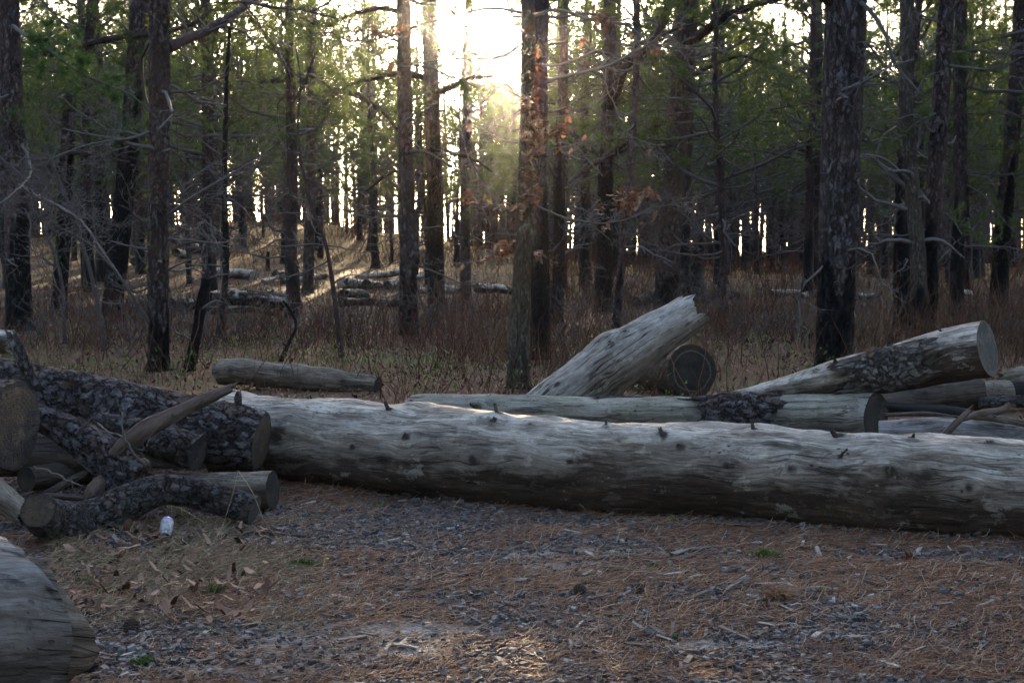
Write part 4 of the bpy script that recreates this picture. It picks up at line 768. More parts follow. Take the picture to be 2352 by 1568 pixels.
y = YY('straight'); side_branch(T_('straight'), [(378, 500, y), (430, 462, y-.3), (490, 425, y-.4), (560, 385, y-.5), (630, 345, y-.5)], .022, .007, M['twig'], twigs=22, seed=11, tl=.9, tw_t=.8)
side_branch(T_('straight'), [(380, 622, y), (410, 608, y-.2), (440, 594, y-.3), (474, 588, y-.4)], .018, .007, M['twig'], twigs=2, seed=12, tl=.3, tw_t=.6)
side_branch(T_('straight'), [(355, 760, y), (310, 690, y-.3), (260, 620, y-.6), (200, 560, y-.8), (130, 520, y-1.)], .024, .007, M['twig'], twigs=16, seed=13, tl=.9, tw_t=.5)
side_branch(T_('straight'), [(385, 110, y), (430, 90, y+.4), (470, 72, y+.8), (540, 30, y+1.5), (580, 0, y+2)], .07, .05, M['twig'], twigs=6, seed=14, tl=1.1, tw_t=.2, sides=10)
side_branch(T_('straight'), [(352, 300, y), (300, 320, y-.4), (240, 330, y-.6), (170, 345, y-.8), (90, 380, y-1)], .020, .006, M['twig'], twigs=20, seed=15, tl=.9, tw_t=.6)
y = YY('edge pine'); side_branch(T_('edge pine'), [(30, 60, y-5), (80, 100, y-5.6), (130, 130, y-6), (200, 178, y-6.2), (300, 220, y-6.3), (370, 285, y-6.3)], .03, .010, M['twig'], twigs=20, leafy=True, seed=16, tl=.55, tw_t=.4)
side_branch(T_('edge pine'), [(50, 330, y), (70, 380, y-3), (30, 440, y-5), (-20, 480, y-6)], .03, .010, M['twig'], twigs=18, seed=17, tl=1., tw_t=.6)
side_branch(T_('edge pine'), [(40, 420, y), (100, 460, y-4), (170, 500, y-6), (240, 590, y-7), (320, 700, y-7.5)], .03, .010, M['twig'], twigs=20, seed=18, tl=1., tw_t=.55)
y = YY('crooked'); side_branch(T_('crooked'), [(160, 110, y), (230, 95, y-1), (330, 80, y-2), (440, 55, y-3), (490, 20, y-3)], .08, .04, M['twig'], twigs=14, leafy=True, seed=19, tl=1.4, tw_t=.1, needle='needle')
side_branch(T_('crooked'), [(150, 350, y), (210, 355, y-1), (250, 365, y-1.5), (300, 372, y-2)], .05, .02, M['twig'], twigs=8, seed=20, tl=1.3, tw_t=.2)
y = YY('dark'); side_branch(T_('dark'), [(1000, 215, y), (1040, 200, y-.5), (1080, 180, y-1), (1130, 175, y-1.2)], .08, .03, M['twig'], twigs=6, seed=21, tl=1.5, tw_t=.15)
side_branch(T_('dark'), [(1000, 340, y), (1040, 352, y-.4), (1090, 368, y-.8), (1130, 395, y-1)], .045, .02, M['twig'], twigs=7, seed=22, tl=1.2, tw_t=.1)
side_branch(T_('dark'), [(985, 410, y), (960, 400, y-.3), (900, 395, y-.6), (840, 440, y-.9)], .05, .02, M['twig'], twigs=7, seed=23, tl=1.2, tw_t=.1)
side_branch(T_('dark'), [(985, 180, y), (930, 172, y+.4), (870, 180, y+.8), (800, 200, y+1.2), (730, 250, y+1.5)], .07, .03, M['twig'], twigs=10, leafy=True, seed=24, tl=1.5, tw_t=.1, needle='needle')
y = YY('plated'); side_branch(T_('plated'), [(930, 350, y), (970, 348, y-.3), (1010, 365, y-.5), (1060, 400, y-.7)], .035, .012, M['twig'], twigs=6, seed=25, tl=.8, tw_t=.1)
side_branch(T_('plated'), [(925, 30, y), (870, 20, y-.3), (800, 38, y-.6), (740, 60, y-.8), (690, 40, y-1)], .05, .015, M['twig'], twigs=14, seed=26, tl=1.2, tw_t=.2)
y = YY('mossy'); side_branch(T_('mossy'), [(716, 215, y), (760, 205, y-.6), (820, 220, y-1), (880, 260, y-1.4), (915, 300, y-1.6)], .09, .04, M['twig'], twigs=9, seed=27, tl=1.8, tw_t=.1)
side_branch(T_('mossy'), [(712, 190, y), (660, 180, y-.6), (600, 190, y-1), (520, 172, y-1.4)], .09, .04, M['twig'], twigs=12, leafy=True, seed=28, tl=1.9, tw_t=.1, needle='needle')
y = YY('rough'); side_branch(T_('rough'), [(2165, 150, y), (2220, 155, y-.3), (2290, 160, y-.5), (2352, 130, y-.6)], .03, .01, M['twig'], twigs=10, seed=29, tl=.9, tw_t=.4)

# the leafy oak
def oak_leaf_batch(mb, pos, size, tint, hang=.6):
    g = np.array([[0, -.02], [.10, .10], [.32, .16], [.16, .30], [.40, .46], [.18, .56], [.26, .80], [0, 1.0], [-.26, .80], [-.18, .56], [-.40, .46], [-.16, .30], [-.32, .16], [-.10, .10], [0, .5]])
    n = len(pos); x = g[:, 0]; yv = g[:, 1]
    a = rng.random(n)*6.283; tl = rng.normal(hang, .5, n); cu = rng.normal(0, .55, n); cv = rng.normal(.3, .5, n)
    X = x[None]*size[:, None]; Yv = yv[None]*size[:, None]; Z = (np.abs(x)**1.2)[None]*cu[:, None]*size[:, None]*1.4+(yv**2)[None]*cv[:, None]*size[:, None]*.5
    ct, st = np.cos(-tl*1.2)[:, None], np.sin(-tl*1.2)[:, None]; Y2 = Yv*ct-Z*st; Z2 = Yv*st+Z*ct; ca, sa = np.cos(a)[:, None], np.sin(a)[:, None]
    V = np.stack([X*ca-Y2*sa, X*sa+Y2*ca, Z2], -1)+pos[:, None]; tri = np.array([[k, (k+1) % 14, 14] for k in range(14)])
    mb.add(V.reshape(-1, 3), None, (tri[None]+np.arange(n)[:, None, None]*15).reshape(-1, 3), tint=np.repeat(tint, 15))
g = G(1190, 890); y = g[1]; pp = [(1190, 890), (1192, 780), (1200, 600), (1208, 400), (1214, 200), (1212, 0)]
pts = np.array([P(a, b_, y) for a, b_ in pp]); pts[0] = g-np.array([0, 0, .08]); C = catmull(pts, 160); f = np.linspace(0, 1, 160); Rd = (46+(30-46)*f**.8)/2/F*y; C, Rd = extend(C, Rd, 4); C = C-g
oak = link('oak_tree', None, None, g); oak['label'] = 'slender pale lichened oak with clusters of dead brown leaves clinging to it'; oak['category'] = 'oak tree'
link('trunk', trunk_mesh(C, Rd, 56, None, 0, 4, flare=.45, rough=.06).mesh('trunk', [M['oak']]), oak)
OB = [  # branches: pixel points, root radius
 ([(1214, 250), (1165, 195), (1120, 230), (1085, 268), (1068, 300), (1072, 345), (1095, 400), (1130, 450), (1160, 480)], .014, 6),
 ([(1212, 90), (1150, 130), (1060, 140), (980, 150), (930, 158), (880, 140)], .016, 10),
 ([(1212, 30), (1120, 20), (1010, 42), (920, 70), (860, 90), (800, 95)], .018, 12),
 ([(1216, 200), (1290, 178), (1360, 160), (1420, 135), (1480, 105), (1560, 70)], .022, 12),
 ([(1216, 150), (1270, 150), (1330, 132), (1375, 112), (1390, 140), (1388, 190), (1410, 250), (1432, 300), (1490, 330), (1530, 335)], .014, 8),
 ([(1214, 40), (1280, 25), (1350, 45), (1440, 60), (1500, 100), (1580, 110), (1640, 120)], .02, 12),
 ([(1216, 270), (1260, 282), (1300, 270), (1345, 256)], .012, 4),
 ([(1208, 460), (1250, 480), (1310, 502), (1380, 512), (1450, 498), (1500, 478), (1550, 470)], .013, 12),
 ([(1206, 470), (1170, 480), (1130, 470), (1090, 445), (1060, 420)], .010, 7),
 ([(1202, 600), (1170, 605), (1120, 600), (1070, 603), (1020, 600)], .008, 5),
 ([(1204, 560), (1180, 555), (1150, 570), (1120, 585)], .007, 4),
 ([(1220, 360), (1270, 345), (1330, 330), (1380, 300)], .010, 6),
 ([(1210, 330), (1150, 320), (1100, 290), (1050, 285)], .010, 6),
]
leafpos = []
for k, (pp, r, nt_) in enumerate(OB):
    rg = random.Random(k+70); dy = rg.uniform(-.5, .5); W = np.array([P(a, b_, y+dy*i_/len(pp)) for i_, (a, b_) in enumerate(pp)])
    n = max(30, int(np.linalg.norm(np.diff(W, axis=0), axis=1).sum()/.03)); X = catmull(W, n); wob = np.cumsum(rng.normal(0, 1, (n, 3)), 0)*.004*np.sin(np.linspace(0, math.pi, n))[:, None]; X = X+wob-g
    mb = MB(); batch(mb, [X], [np.linspace(r, r*.3, n)], 7, char=0., tint=.75); tw, tw2, tips = Twigs(6), Twigs(5), []
    for q in range(nt_*2):
        i_ = rg.randrange(n//5, n-1); t = unit(X[i_+1]-X[i_]); limb(tw, tw2, tips, X[i_], t+np.array([rg.gauss(0, .8), rg.gauss(0, .8), rg.gauss(0, .8)]), rg.uniform(.15, .5), r*.3, rg, False, 0, .35, 1.)
    batch(mb, tw.P, tw.R, 4, char=0., tint=.8); batch(mb, tw2.P, [np.array(a)*.8 for a in tw2.R], 3, char=0., tint=.9)
    link('branch', mb.mesh('branch', [M['twig']]), oak)
    for q in range(3 if k not in (7, 10) else 9): leafpos.append(X[rg.randrange(n//3, n)]+rng.normal(0, .03, 3))
# leaf clusters by pixel: (px, py, spread, count)
clus = [(1232, 110, 16, 12), (1225, 165, 18, 16), (1236, 205, 16, 14), (1222, 250, 22, 20), (1200, 235, 14, 8), (1232, 290, 26, 22), (1262, 300, 22, 18), (1290, 292, 12, 10), (1215, 320, 14, 10),
        (1215, 400, 16, 12), (1225, 445, 20, 16), (1200, 465, 22, 22), (1420, 455, 14, 10), (1440, 470, 20, 16), (1488, 440, 14, 12), (1460, 450, 14, 8), (1378, 478, 6, 4), (1070, 452, 10, 7), (1085, 448, 8, 5), (1160, 560, 12, 9), (1152, 580, 10, 6),
        (1238, 585, 8, 5), (905, 65, 10, 5), (870, 75, 8, 4), (935, 60, 8, 4), (1040, 20, 10, 5), (1370, 30, 10, 6), (1400, 45, 12, 7), (1335, 90, 8, 4), (1500, 115, 6, 3), (1218, 360, 10, 8), (1240, 340, 12, 8), (1210, 75, 10, 5)]
lp = []
for a, b_, sp_, c_ in clus:
    for _ in range(int(c_*1.7)): lp.append(P(a+rgn.gauss(0, sp_*.55), b_+rgn.gauss(0, sp_*.55), y-.14+rgn.gauss(0, .08))-g)
lp = np.array(lp+leafpos); mb = MB(); oak_leaf_batch(mb, lp, .065+.06*rng.random(len(lp)), np.clip(rng.random(len(lp)), 0, 1))
cr = link('crown', mb.mesh('dead_leaves', [M['leaf']], True), oak); cr['label'] = 'clusters of dead brown oak leaves'

def simple_tree(name, label, cat, pp, w0, w1, mat, brs=6, leafy=False, seed=1, bl=1., ttint=.5, group=None, Yo=None, char=0., broken=False):
    g = G(*pp[0]); Y = g[1]; pts = np.array([P(a, b_, Y) for a, b_ in pp]); pts[0] = g-np.array([0, 0, .06]); n = max(40, int(np.linalg.norm(np.diff(pts, axis=0), axis=1).sum()/.04))
    C = catmull(pts, n)-g; rg = random.Random(seed); Rd = np.linspace(w0, w1, n)/2/F*Y
    r = link(name, None, None, g); r['label'] = label; r['category'] = cat
    if group: r['group'] = group
    mbt = trunk_mesh(C, Rd, 24, None, char, seed, flare=.3, rough=.15, lump=.14)
    if broken:
        e = C[-1]; Vt = e+rng.normal(0, 1, (10, 3))*np.array([Rd[-1]*.4]*2+[.01]); T1 = Vt+np.array([0, 0, 1])*(.05+.18*rng.random((10, 1))); sd2 = np.array([1, 0, 0])*Rd[-1]*.3
        mbt.add(np.stack([Vt-sd2, Vt+sd2, Vt+np.array([0, Rd[-1]*.4, 0]), T1], 1).reshape(-1, 3), None, (np.array([[0, 1, 3], [1, 2, 3], [2, 0, 3]])[None]+np.arange(10)[:, None, None]*4).reshape(-1, 3), lc=np.zeros((40, 3)), char=0.)
    link('trunk', mbt.mesh('trunk', [mat]), r)
    if brs:
        tw, tw2, tips = Twigs(7), Twigs(6), []
        for k in range(brs):
            i_ = rg.randrange(int(n*.25), n-1); a = rg.uniform(0, 6.283); limb(tw, tw2, tips, C[i_], (math.cos(a), math.sin(a)*.6, rg.uniform(-.1, .7)), bl*rg.uniform(.4, 1.1), max(.004, Rd[i_]*.4), rg, False, .01, .3)
        mb = MB(); batch(mb, tw.P, tw.R, 4, char=0., tint=ttint); batch(mb, tw2.P, tw2.R, 3, char=0., tint=min(1, ttint+.15)); link('crown', mb.mesh('twigs', [M['twig']]), r)
    return r
M['snag'] = bark('snag_bark', .03, 3., (.035, .03, .03), (.07, .062, .06), (.05, .035, .03), (.008, .008, .008), .006)
simple_tree('snag', 'short charred leaning snag with a pale broken top', 'snag', [(432, 852), (448, 780), (462, 700), (474, 640)], 24, 22, M['snag'], 3, seed=81, bl=.5, char=1.3, broken=True)
simple_tree('sapling', 'thin dead sapling rising just past the charred leaning snag', 'sapling', [(503, 775), (512, 690), (519, 600), (516, 400), (520, 200), (528, 60)], 17, 6, M['snag'], 16, seed=82, bl=1.2, ttint=.35)
simple_tree('sapling', 'wavy bare sapling snaking upward right of the charred snag', 'sapling', [(786, 822), (774, 730), (768, 680), (748, 560), (722, 490), (704, 430), (690, 360), (684, 280), (690, 190), (680, 110)], 13, 3, M['pine_far'], 26, seed=83, bl=1.1, ttint=.45)
simple_tree('snag', 'knotty low twisted dead stem among the brush below the wavy sapling', 'snag', [(640, 830), (662, 790), (680, 750), (668, 715), (650, 690)], 9, 4, M['snag'], 9, seed=84, bl=.7, ttint=.5)
simple_tree('oak_tree', 'pale speckled slender trunk wedged between two dark pines', 'oak tree', [(2116, 772), (2110, 640), (2100, 480), (2088, 330), (2080, 230), (2082, 100), (2084, 0), (2090, -120)], 38, 24, M['oak'], 12, seed=85, bl=1.2, ttint=.5, char=.8)
simple_tree('snag', 'black charred post standing alone on the far bank', 'snag', [(616, 622), (615, 600), (616, 578)], 9, 8, M['charcoal'], 0, seed=86)
simple_tree('tree_stump', 'broad burnt black stump next to the thick leaning pine', 'stump', [(1594, 694), (1592, 670), (1590, 640), (1588, 616)], 68, 48, M['charcoal'], 0, seed=87, broken=True)
simple_tree('sapling', 'bare sapling leaning against the shaded brush at the left edge', 'sapling', [(240, 806), (225, 700), (190, 560), (150, 450), (100, 330)], 11, 5, M['twig'], 22, seed=88, bl=1.3, ttint=.35)
simple_tree('sapling', 'many twigged grey sapling before the sloping pine', 'sapling', [(150, 790), (140, 640), (100, 520), (60, 420), (0, 360)], 10, 5, M['twig'], 24, seed=89, bl=1.3, ttint=.4)

# far pines: copies of the prototypes, each with its own label
LM = [(-60, 'left picture edge'), (40, 'scorched edge pine'), (140, 'crooked black pine'), (270, 'sloping black footed pine'), (367, 'straight grey pine'), (710, 'thin sprouting pine'), (936, 'reddish plated pine'),
      (1000, 'dark centre pine'), (1205, 'leafy oak'), (1390, 'forked pine'), (1545, 'thick leaning pine'), (1925, 'biggest pine'), (2095, 'speckled pale trunk'), (2203, 'narrow dark pine'), (2310, 'charred last pine'), (2420, 'right picture edge')]
rg = random.Random(12); far = []
def ok(x, y_, mind, lst): return all((x-a)**2+(y_-b_)**2 > mind*mind for a, b_, *_ in lst)
near_xy = [(v['root'].location[0], v['root'].location[1]) for v in NEAR.values()]
tries = 0
while len(far) < 292 and tries < 60000:
    tries += 1
    y_ = 27+(112-27)*rg.random()**.95; x = rg.uniform(-1, 1)*(.40*y_+6)
    px = 1176+F*x/y_
    if 33 < y_ < 52 and 330 < px < 1000 and rg.random() < .6: continue            # the dump clearing
    if abs(x+.0104*y_) < 1.5 and y_ < 66: continue
    if not ok(x, y_, 2.0, far) or not ok(x, y_, 1.8, near_xy): continue
    if -15 < x < -2 and y_ > 80 and rg.random() < .75: continue
    far.append((x, y_, px))
ordn = ['first', 'second', 'third', 'fourth', 'fifth', 'sixth', 'seventh', 'eighth', 'ninth', 'tenth', 'eleventh', 'twelfth', 'thirteenth', 'fourteenth', 'fifteenth', 'sixteenth', 'seventeenth', 'eighteenth', 'nineteenth', 'twentieth']
def ordinal(k):
    if k <= 20: return ordn[k-1]
    t = {2: 'twenty', 3: 'thirty', 4: 'forty', 5: 'fifty', 6: 'sixty'}[k//10]; return t+('' if k % 10 == 0 else ' '+ordn[k % 10-1]) if k % 10 else {20: 'twentieth', 30: 'thirtieth', 40: 'fortieth', 50: 'fiftieth', 60: 'sixtieth'}[k]
gaps = {}
for t in far:
    k = sum(1 for a, _ in LM if a <= t[2]); gaps.setdefault(k, []).append(t)
for k, L_ in sorted(gaps.items()):
    L_.sort(key=lambda t: t[2])
    for i_, (x, y_, px) in enumerate(L_):
        if k == 0: lab = f'{ordinal(i_+1)} far pine outside the left picture edge'
        elif k >= len(LM): lab = f'{ordinal(i_+1)} far pine beyond the right picture edge'
        else: lab = f'{ordinal(i_+1)} far pine counted rightward from the {LM[k-1][1]}'
        z_ = float(H(x, y_)); pk = rg.choice([0, 1, 2, 3, 4, 5, 6, 6, 7, 7, 0, 1]); sc = rg.uniform(.85, 1.2)*(1+.28*float(sstep(50, 100, y_)))*1.; HT = (11.5, 12.5, 10., 13., 9., 12., 11., 8.)[pk]
        if abs(x+.0104*y_) < 2.2: sc = min(sc, (.148*y_+1.2-z_)/HT)
        make_tree('pine_tree', lab, 'pine tree', 'far pines of the forest', (x, y_, z_-.05), pk, rg.uniform(0, 6.28), sc, sc*rg.uniform(.92, 1.1))
# the last rows before the open land: one far-off mass
def low_pine(mb, x, y_, z_, Ht, r0, rg_):
    lean_ = rg_.gauss(0, .03); n = 5; zz = np.linspace(0, Ht, n); C = np.stack([x+lean_*zz+np.array([0]+[rg_.gauss(0, .12) for _ in range(n-1)]), y_+0*zz, z_+zz], -1)
    batch(mb, [C], [r0*(1-zz/Ht*.8)], 5, mat=0, tint=.3, char=0.)
    m_ = 150 if x > 0 else 175; f = rng.random(m_)**.9; hh_ = Ht*(.26+.74*f); r_ = (2.7-1.9*f)*np.sqrt(rng.random(m_)); a = rng.random(m_)*6.283
    p = np.stack([x+lean_*hh_+np.cos(a)*r_, y_+np.sin(a)*r_, z_+hh_], -1); d = unit(np.stack([np.cos(a), np.sin(a), .3+0*a], -1))
    tuft(mb, p, d, 12, .32, .052, 1, 1.1, np.clip(.4+.2*rng.normal(0, 1, m_), 0, 1))
mb = MB()
for k in range(400):
    y_ = rg.uniform(108, 165); x = rg.uniform(-1, 1)*(.40*y_+8)
    if -16 < x < -1 and rg.random() < .42: continue
    gap = abs(x+.0104*y_) < 1.7
    low_pine(mb, x, y_, float(H(x, y_)), (.145*y_+.6) if gap else (rg.uniform(6.5, 9)+max(0, y_-125)*.09 if -15 < x < -1 and rg.random() < .75 else rg.uniform(15, 22)), rg.uniform(.09, .2), rg)
n = 14000; Y = 95+70*rng.random(n); X = (rng.random(n)*2-1)*(.4*Y+5); P0 = np.stack([X, Y, H(X, Y)], -1); hgt = .6+1.6*rng.random(n)**2
batch(mb, np.stack([P0, P0+np.stack([rng.normal(0, .2, n), rng.normal(0, .2, n), hgt], -1)], 1), np.tile([.03, .012], (n, 1)), 3, mat=0, tint=.4, char=0.)
for k in range(1150):
    y_ = rg.uniform(86, 160); x = rg.uniform(-1, 1)*(.40*y_+6)
    
    zz = np.linspace(0, rg.uniform(5, 12), 4); C = np.stack([x+rg.gauss(0, .05)*zz, y_+0*zz, float(H(x, y_))+zz], -1); batch(mb, [C], [np.linspace(1, .6, 4)*rg.uniform(.06, .15)], 5, mat=0, tint=.3, char=0.)
kind(link('distant_woods', mb.mesh('woods', [M['pine_far'], M['needle']], False)), 'stuff', 'distant rows of pines closing off the forest against the bright sky')

# woods closing the clearing at the sides and behind the photographer (made tall and dense to shade it): one mass, not seen
wood_fol = {}
for pk in (0, 1, 3, 5, 6):
    me = protos[pk][1]; tri = [p.index for p in me.polygons if p.material_index == 0]; lv = np.zeros(len(me.loops), np.int32); me.loops.foreach_get('vertex_index', lv)
    st = np.zeros(len(me.polygons), np.int32); me.polygons.foreach_get('loop_start', st); fT = lv[st[tri][:, None]+np.arange(3)]; co = np.zeros(len(me.vertices)*3, np.float32); me.vertices.foreach_get('co', co); wood_fol[pk] = (co.reshape(-1, 3)[fT.ravel()], None)
def woods(name, label, spots):
    mb = MB()
    for k, (x, y_, pk, sc) in enumerate(spots):
        z_ = float(H(x, y_)); a = k*1.7; ca, sa = math.cos(a), math.sin(a)
        for me, mt in ((protos[pk][0], 0), (wood_fol[pk], 1)):
            if mt: v = me[0].astype(float)*sc
            else: v = np.zeros(len(me.vertices)*3, np.float32); me.vertices.foreach_get('co', v); v = v.reshape(-1, 3).astype(float)*sc
            v = np.stack([v[:, 0]*ca-v[:, 1]*sa+x, v[:, 0]*sa+v[:, 1]*ca+y_, v[:, 2]+z_], -1)
            if mt == 0: f = np.zeros(len(me.loops), np.int32); me.loops.foreach_get('vertex_index', f); mb.add(v, f.reshape(-1, 4), mat=0, char=.0, tint=.4, lc=v*1.)
            else: mb.add(v, None, np.arange(len(v)).reshape(-1, 3), mat=1, char=0., tint=.4, lc=v*1.)
    return kind(link(name, mb.mesh(name, [M['pine_far'], M['needle']])), 'stuff', label)
sp_ = []
for k in range(115):
    a = math.pi+math.pi*(k+.5)/115+rg.uniform(-.05, .05); r_ = rg.uniform(9, 26); sp_.append((math.cos(a)*r_*1.15, math.sin(a)*r_-1, rg.choice([0, 1, 3, 5, 6]), rg.uniform(1.05, 1.4)))
for k in range(34):
    for s_ in (-1, 1):
        y_ = rg.uniform(2, 34); sp_.append((s_*(.40*y_+4.5+rg.uniform(0, 9)), y_, rg.choice([0, 1, 3, 5, 6]), rg.uniform(1.0, 1.3)))
woods('surrounding_woods', 'unseen pine woods shading the clearing from beyond the picture', sp_)

# bare shrubs in the undergrowth
def shrub_proto(seed, h, nst):
    rg = random.Random(seed); tw, tw2, tips = Twigs(7), Twigs(5), []
    for k in range(nst):
        a = rg.uniform(0, 6.283); limb(tw, tw2, tips, (rg.gauss(0, .06), rg.gauss(0, .06), -.03), (math.cos(a)*.45, math.sin(a)*.45, 1), h*rg.uniform(.6, 1.1), .006, rg, False, .0, .16, 1.7)
    mb = MB(); batch(mb, tw.P, tw.R, 4, char=0., tint=.15); m2 = MB(); batch(m2, tw2.P, tw2.R, 3, char=0., tint=.3)
    return mb.mesh('stems', [M['twig']]), m2.mesh('twigs', [M['twig']])
sh = [shrub_proto(201, 1.1, 7), shrub_proto(202, .85, 9), shrub_proto(203, 1.5, 6), shrub_proto(204, .7, 8)]
spots = [(560, 790), (610, 775), (700, 800), (742, 760), (840, 800), (905, 770), (925, 730), (960, 790), (1040, 800), (1000, 745), (1110, 790), (1090, 730), (1305, 820), (1340, 780), (1430, 740), (1465, 770), (1700, 780), (1650, 760), (1750, 820), (1790, 760),
         (1850, 800), (1690, 730), (2000, 790), (1980, 730), (2235, 780), (2330, 790), (2200, 760), (180, 800), (290, 820), (100, 780), (420, 770), (470, 800), (1510, 735), (1600, 740), (870, 720), (330, 740), (250, 760), (60, 800)]
sx = sorted(spots)
for k, (px, py) in enumerate(sx):
    g = G(px, py); r = link('bare_shrub', None, None, g); r['label'] = f'{ordinal(k+1)} leafless twiggy shrub from the left, standing in the reddish undergrowth'; r['category'] = 'shrub'; r['group'] = 'leafless shrubs in the undergrowth'
    r.rotation_euler = (0, 0, k*1.9); s_ = .8+.5*((k*37) % 10)/10; r.scale = (s_, s_, s_); a, b_ = sh[(k*7) % 4]; link('stem', a, r); link('crown', b_, r)

# ------------------------------------------------------------------ things on the gravel
def gz(px, py, dz=0.): g = G(px, py); g[2] += dz; return g
def stick(name, label, cat, p0, p1, r0, r1, mat, seed, group=None, flat=1., knots=0, lift=.0, n=26, nr=14, und=.18, jag=.015):
    a, b_ = gz(*p0), gz(*p1); a[2] += r0*.8*flat+lift; b_[2] += r1*.8*flat+lift; rg = random.Random(seed)
    mid = [(a+(b_-a)*t+np.array([rg.gauss(0, .012), rg.gauss(0, .012), abs(rg.gauss(0, .004))])) for t in (.33, .66)]
    W = [(*a, r0), (*mid[0], r0+(r1-r0)*.3), (*mid[1], r0+(r1-r0)*.6), (*b_, r1)]
    return log(name, label, W, mat, ('broken', 'broken'), mat, [], .008, nr, und, .003, seed, cat=cat, scr=False, jag=jag, group=group, ovl=flat)
GS = 'sticks and wood bits on the gravel'
stick('wood_stick', 'straight grey split stick just before the longest log, right of the middle', 'stick', (1545, 1276), (1668, 1256), .016, .014, M['wood_pale'], 301, GS, .6)
stick('wood_stick', 'knobbly short grey stick lying near the bright green moss tuft', 'stick', (1388, 1308), (1472, 1318), .012, .010, M['wood_old'], 302, GS)
stick('wood_stick', 'long thin dark twig lying against the foot of the longest log', 'stick', (1540, 1202), (1770, 1212), .008, .010, M['wood_red'], 303, GS)
stick('wood_board', 'cracked pale board propped over the long thin twig', 'board', (1688, 1184), (1768, 1202), .020, .018, M['wood_old'], 304, GS, .5)
stick('wood_board', 'pale curved board partly under the longest log near its middle', 'board', (1376, 1192), (1444, 1172), .014, .020, M['wood_old'], 305, GS, .5)
stick('wood_stick', 'reddish stick running right from the grass tuft', 'stick', (1790, 1278), (1888, 1298), .009, .007, M['wood_red'], 306, GS)
stick('wood_stick', 'pale twig under the reddish stick', 'stick', (1828, 1296), (1950, 1308), .007, .006, M['wood_pale'], 307, GS)
stick('wood_stick', 'thin dark twig trailing on from the pale twig', 'stick', (1930, 1308), (2034, 1324), .006, .004, M['wood_red'], 308, GS)
stick('wood_stick', 'thick grey stick beneath the orange needle tuft', 'stick', (1795, 1360), (1906, 1356), .010, .009, M['wood_pale'], 309, GS)
stick('wood_stick', 'short grey stick above the orange needle tuft', 'stick', (1735, 1346), (1812, 1342), .009, .007, M['wood_pale'], 310, GS)
stick('wood_stick', 'long grey split branch near the right picture edge', 'stick', (2234, 1292), (2372, 1324), .015, .013, M['wood_old'], 311, GS, .7)
stick('wood_chip', 'crumbling pale wood lump left of the orange needle tuft', 'wood chip', (1668, 1362), (1715, 1335), .016, .020, M['wood_pale'], 312, GS, .8, jag=.03)
stick('wood_chip', 'bright pale splinter standing out near the bottom of the gravel', 'wood chip', (930, 1476), (964, 1502), .009, .012, M['wood_pale'], 313, GS, .5)
stick('wood_chip', 'thin curled pale chip next to the bright splinter', 'wood chip', (918, 1484), (934, 1466), .006, .006, M['wood_pale'], 314, GS, .5)
stick('bark_flake', 'layered reddish grey flake of bark left of the middle', 'bark flake', (878, 1352), (972, 1360), .022, .024, M['pine_log_fine'], 315, GS, .35, und=.35)
stick('wood_chip', 'small white chip beside the moss tuft', 'wood chip', (1452, 1276), (1500, 1272), .010, .008, M['wood_pale'], 316, GS, .4)
stick('wood_chip', 'second white chip just under the first by the moss tuft', 'wood chip', (1462, 1284), (1520, 1290), .009, .008, M['wood'], 317, GS, .4)
stick('wood_chip', 'flat pale chips right of the lower middle', 'wood chip', (1745, 1432), (1780, 1440), .012, .010, M['wood_pale'], 318, GS, .4)
stick('wood_stick', 'pale thin stick trailing from the flat chips', 'stick', (1790, 1436), (1872, 1442), .006, .006, M['wood_pale'], 319, GS, .7)
stick('wood_chip', 'white blunt chip beside the small green sprout', 'wood chip', (1514, 1462), (1540, 1474), .009, .010, M['wood'], 320, GS, .7)
stick('wood_stick', 'buried grey root shape near the bottom right', 'stick', (2004, 1524), (2084, 1528), .016, .012, M['wood_old'], 321, GS, .6)
stick('wood_stick', 'pale split stick close to the bottom right corner', 'stick', (2132, 1526), (2196, 1542), .008, .010, M['wood_pale'], 322, GS, .5)
stick('wood_stick', 'straw coloured straight stalk along the bottom edge', 'stick', (1246, 1552), (1358, 1546), .004, .003, M['wood_pale'], 323, GS, 1.)
stick('wood_stick', 'dark bark covered twig right of the drinks can', 'stick', (580, 1226), (760, 1236), .009, .008, M['wood_red'], 324, GS)
stick('bark_flake', 'crumbled bark lump right of the drinks can', 'bark flake', (425, 1262), (452, 1228), .026, .020, M['pine_log_fine'], 325, GS, .8, und=.35, jag=.03)
stick('wood_chip', 'pale upright splinter right of the crumbled bark lump', 'wood chip', (472, 1288), (484, 1266), .010, .007, M['wood_pale'], 326, GS, .8, lift=.012)
stick('wood_stick', 'dark twig leading away from the cut log corner', 'stick', (248, 1290), (400, 1304), .007, .006, M['snag'], 327, GS)
stick('bark_flake', 'dark bark lump tucked against the cut log corner', 'bark flake', (165, 1560), (215, 1540), .026, .022, M['snag'], 328, GS, .7, und=.35, jag=.03)
stick('wood_stick', 'grey brown chunk lying near the green grass by the cut log', 'stick', (345, 1388), (388, 1366), .014, .010, M['wood_old'], 329, GS, .5)
rr = random.Random(44)
for k in range(34):
    px, py = rr.uniform(700, 2330), rr.uniform(1250, 1555)
    if py < 1200+(px-600)*.04: continue
    a = rr.uniform(-.35, .35); l_ = rr.uniform(25, 90); which = rr.random()
    where = f'{ordinal(k+1)} of the loose thin twigs spread on the open gravel'
    stick('twig', where, 'twig', (px, py), (px+l_, min(1560, py+l_*a)), rr.uniform(.003, .006), rr.uniform(.002, .005), M['wood_pale'] if which < .4 else M['wood_red'], 340+k, 'loose twigs on the open gravel', .8, n=14, nr=8)
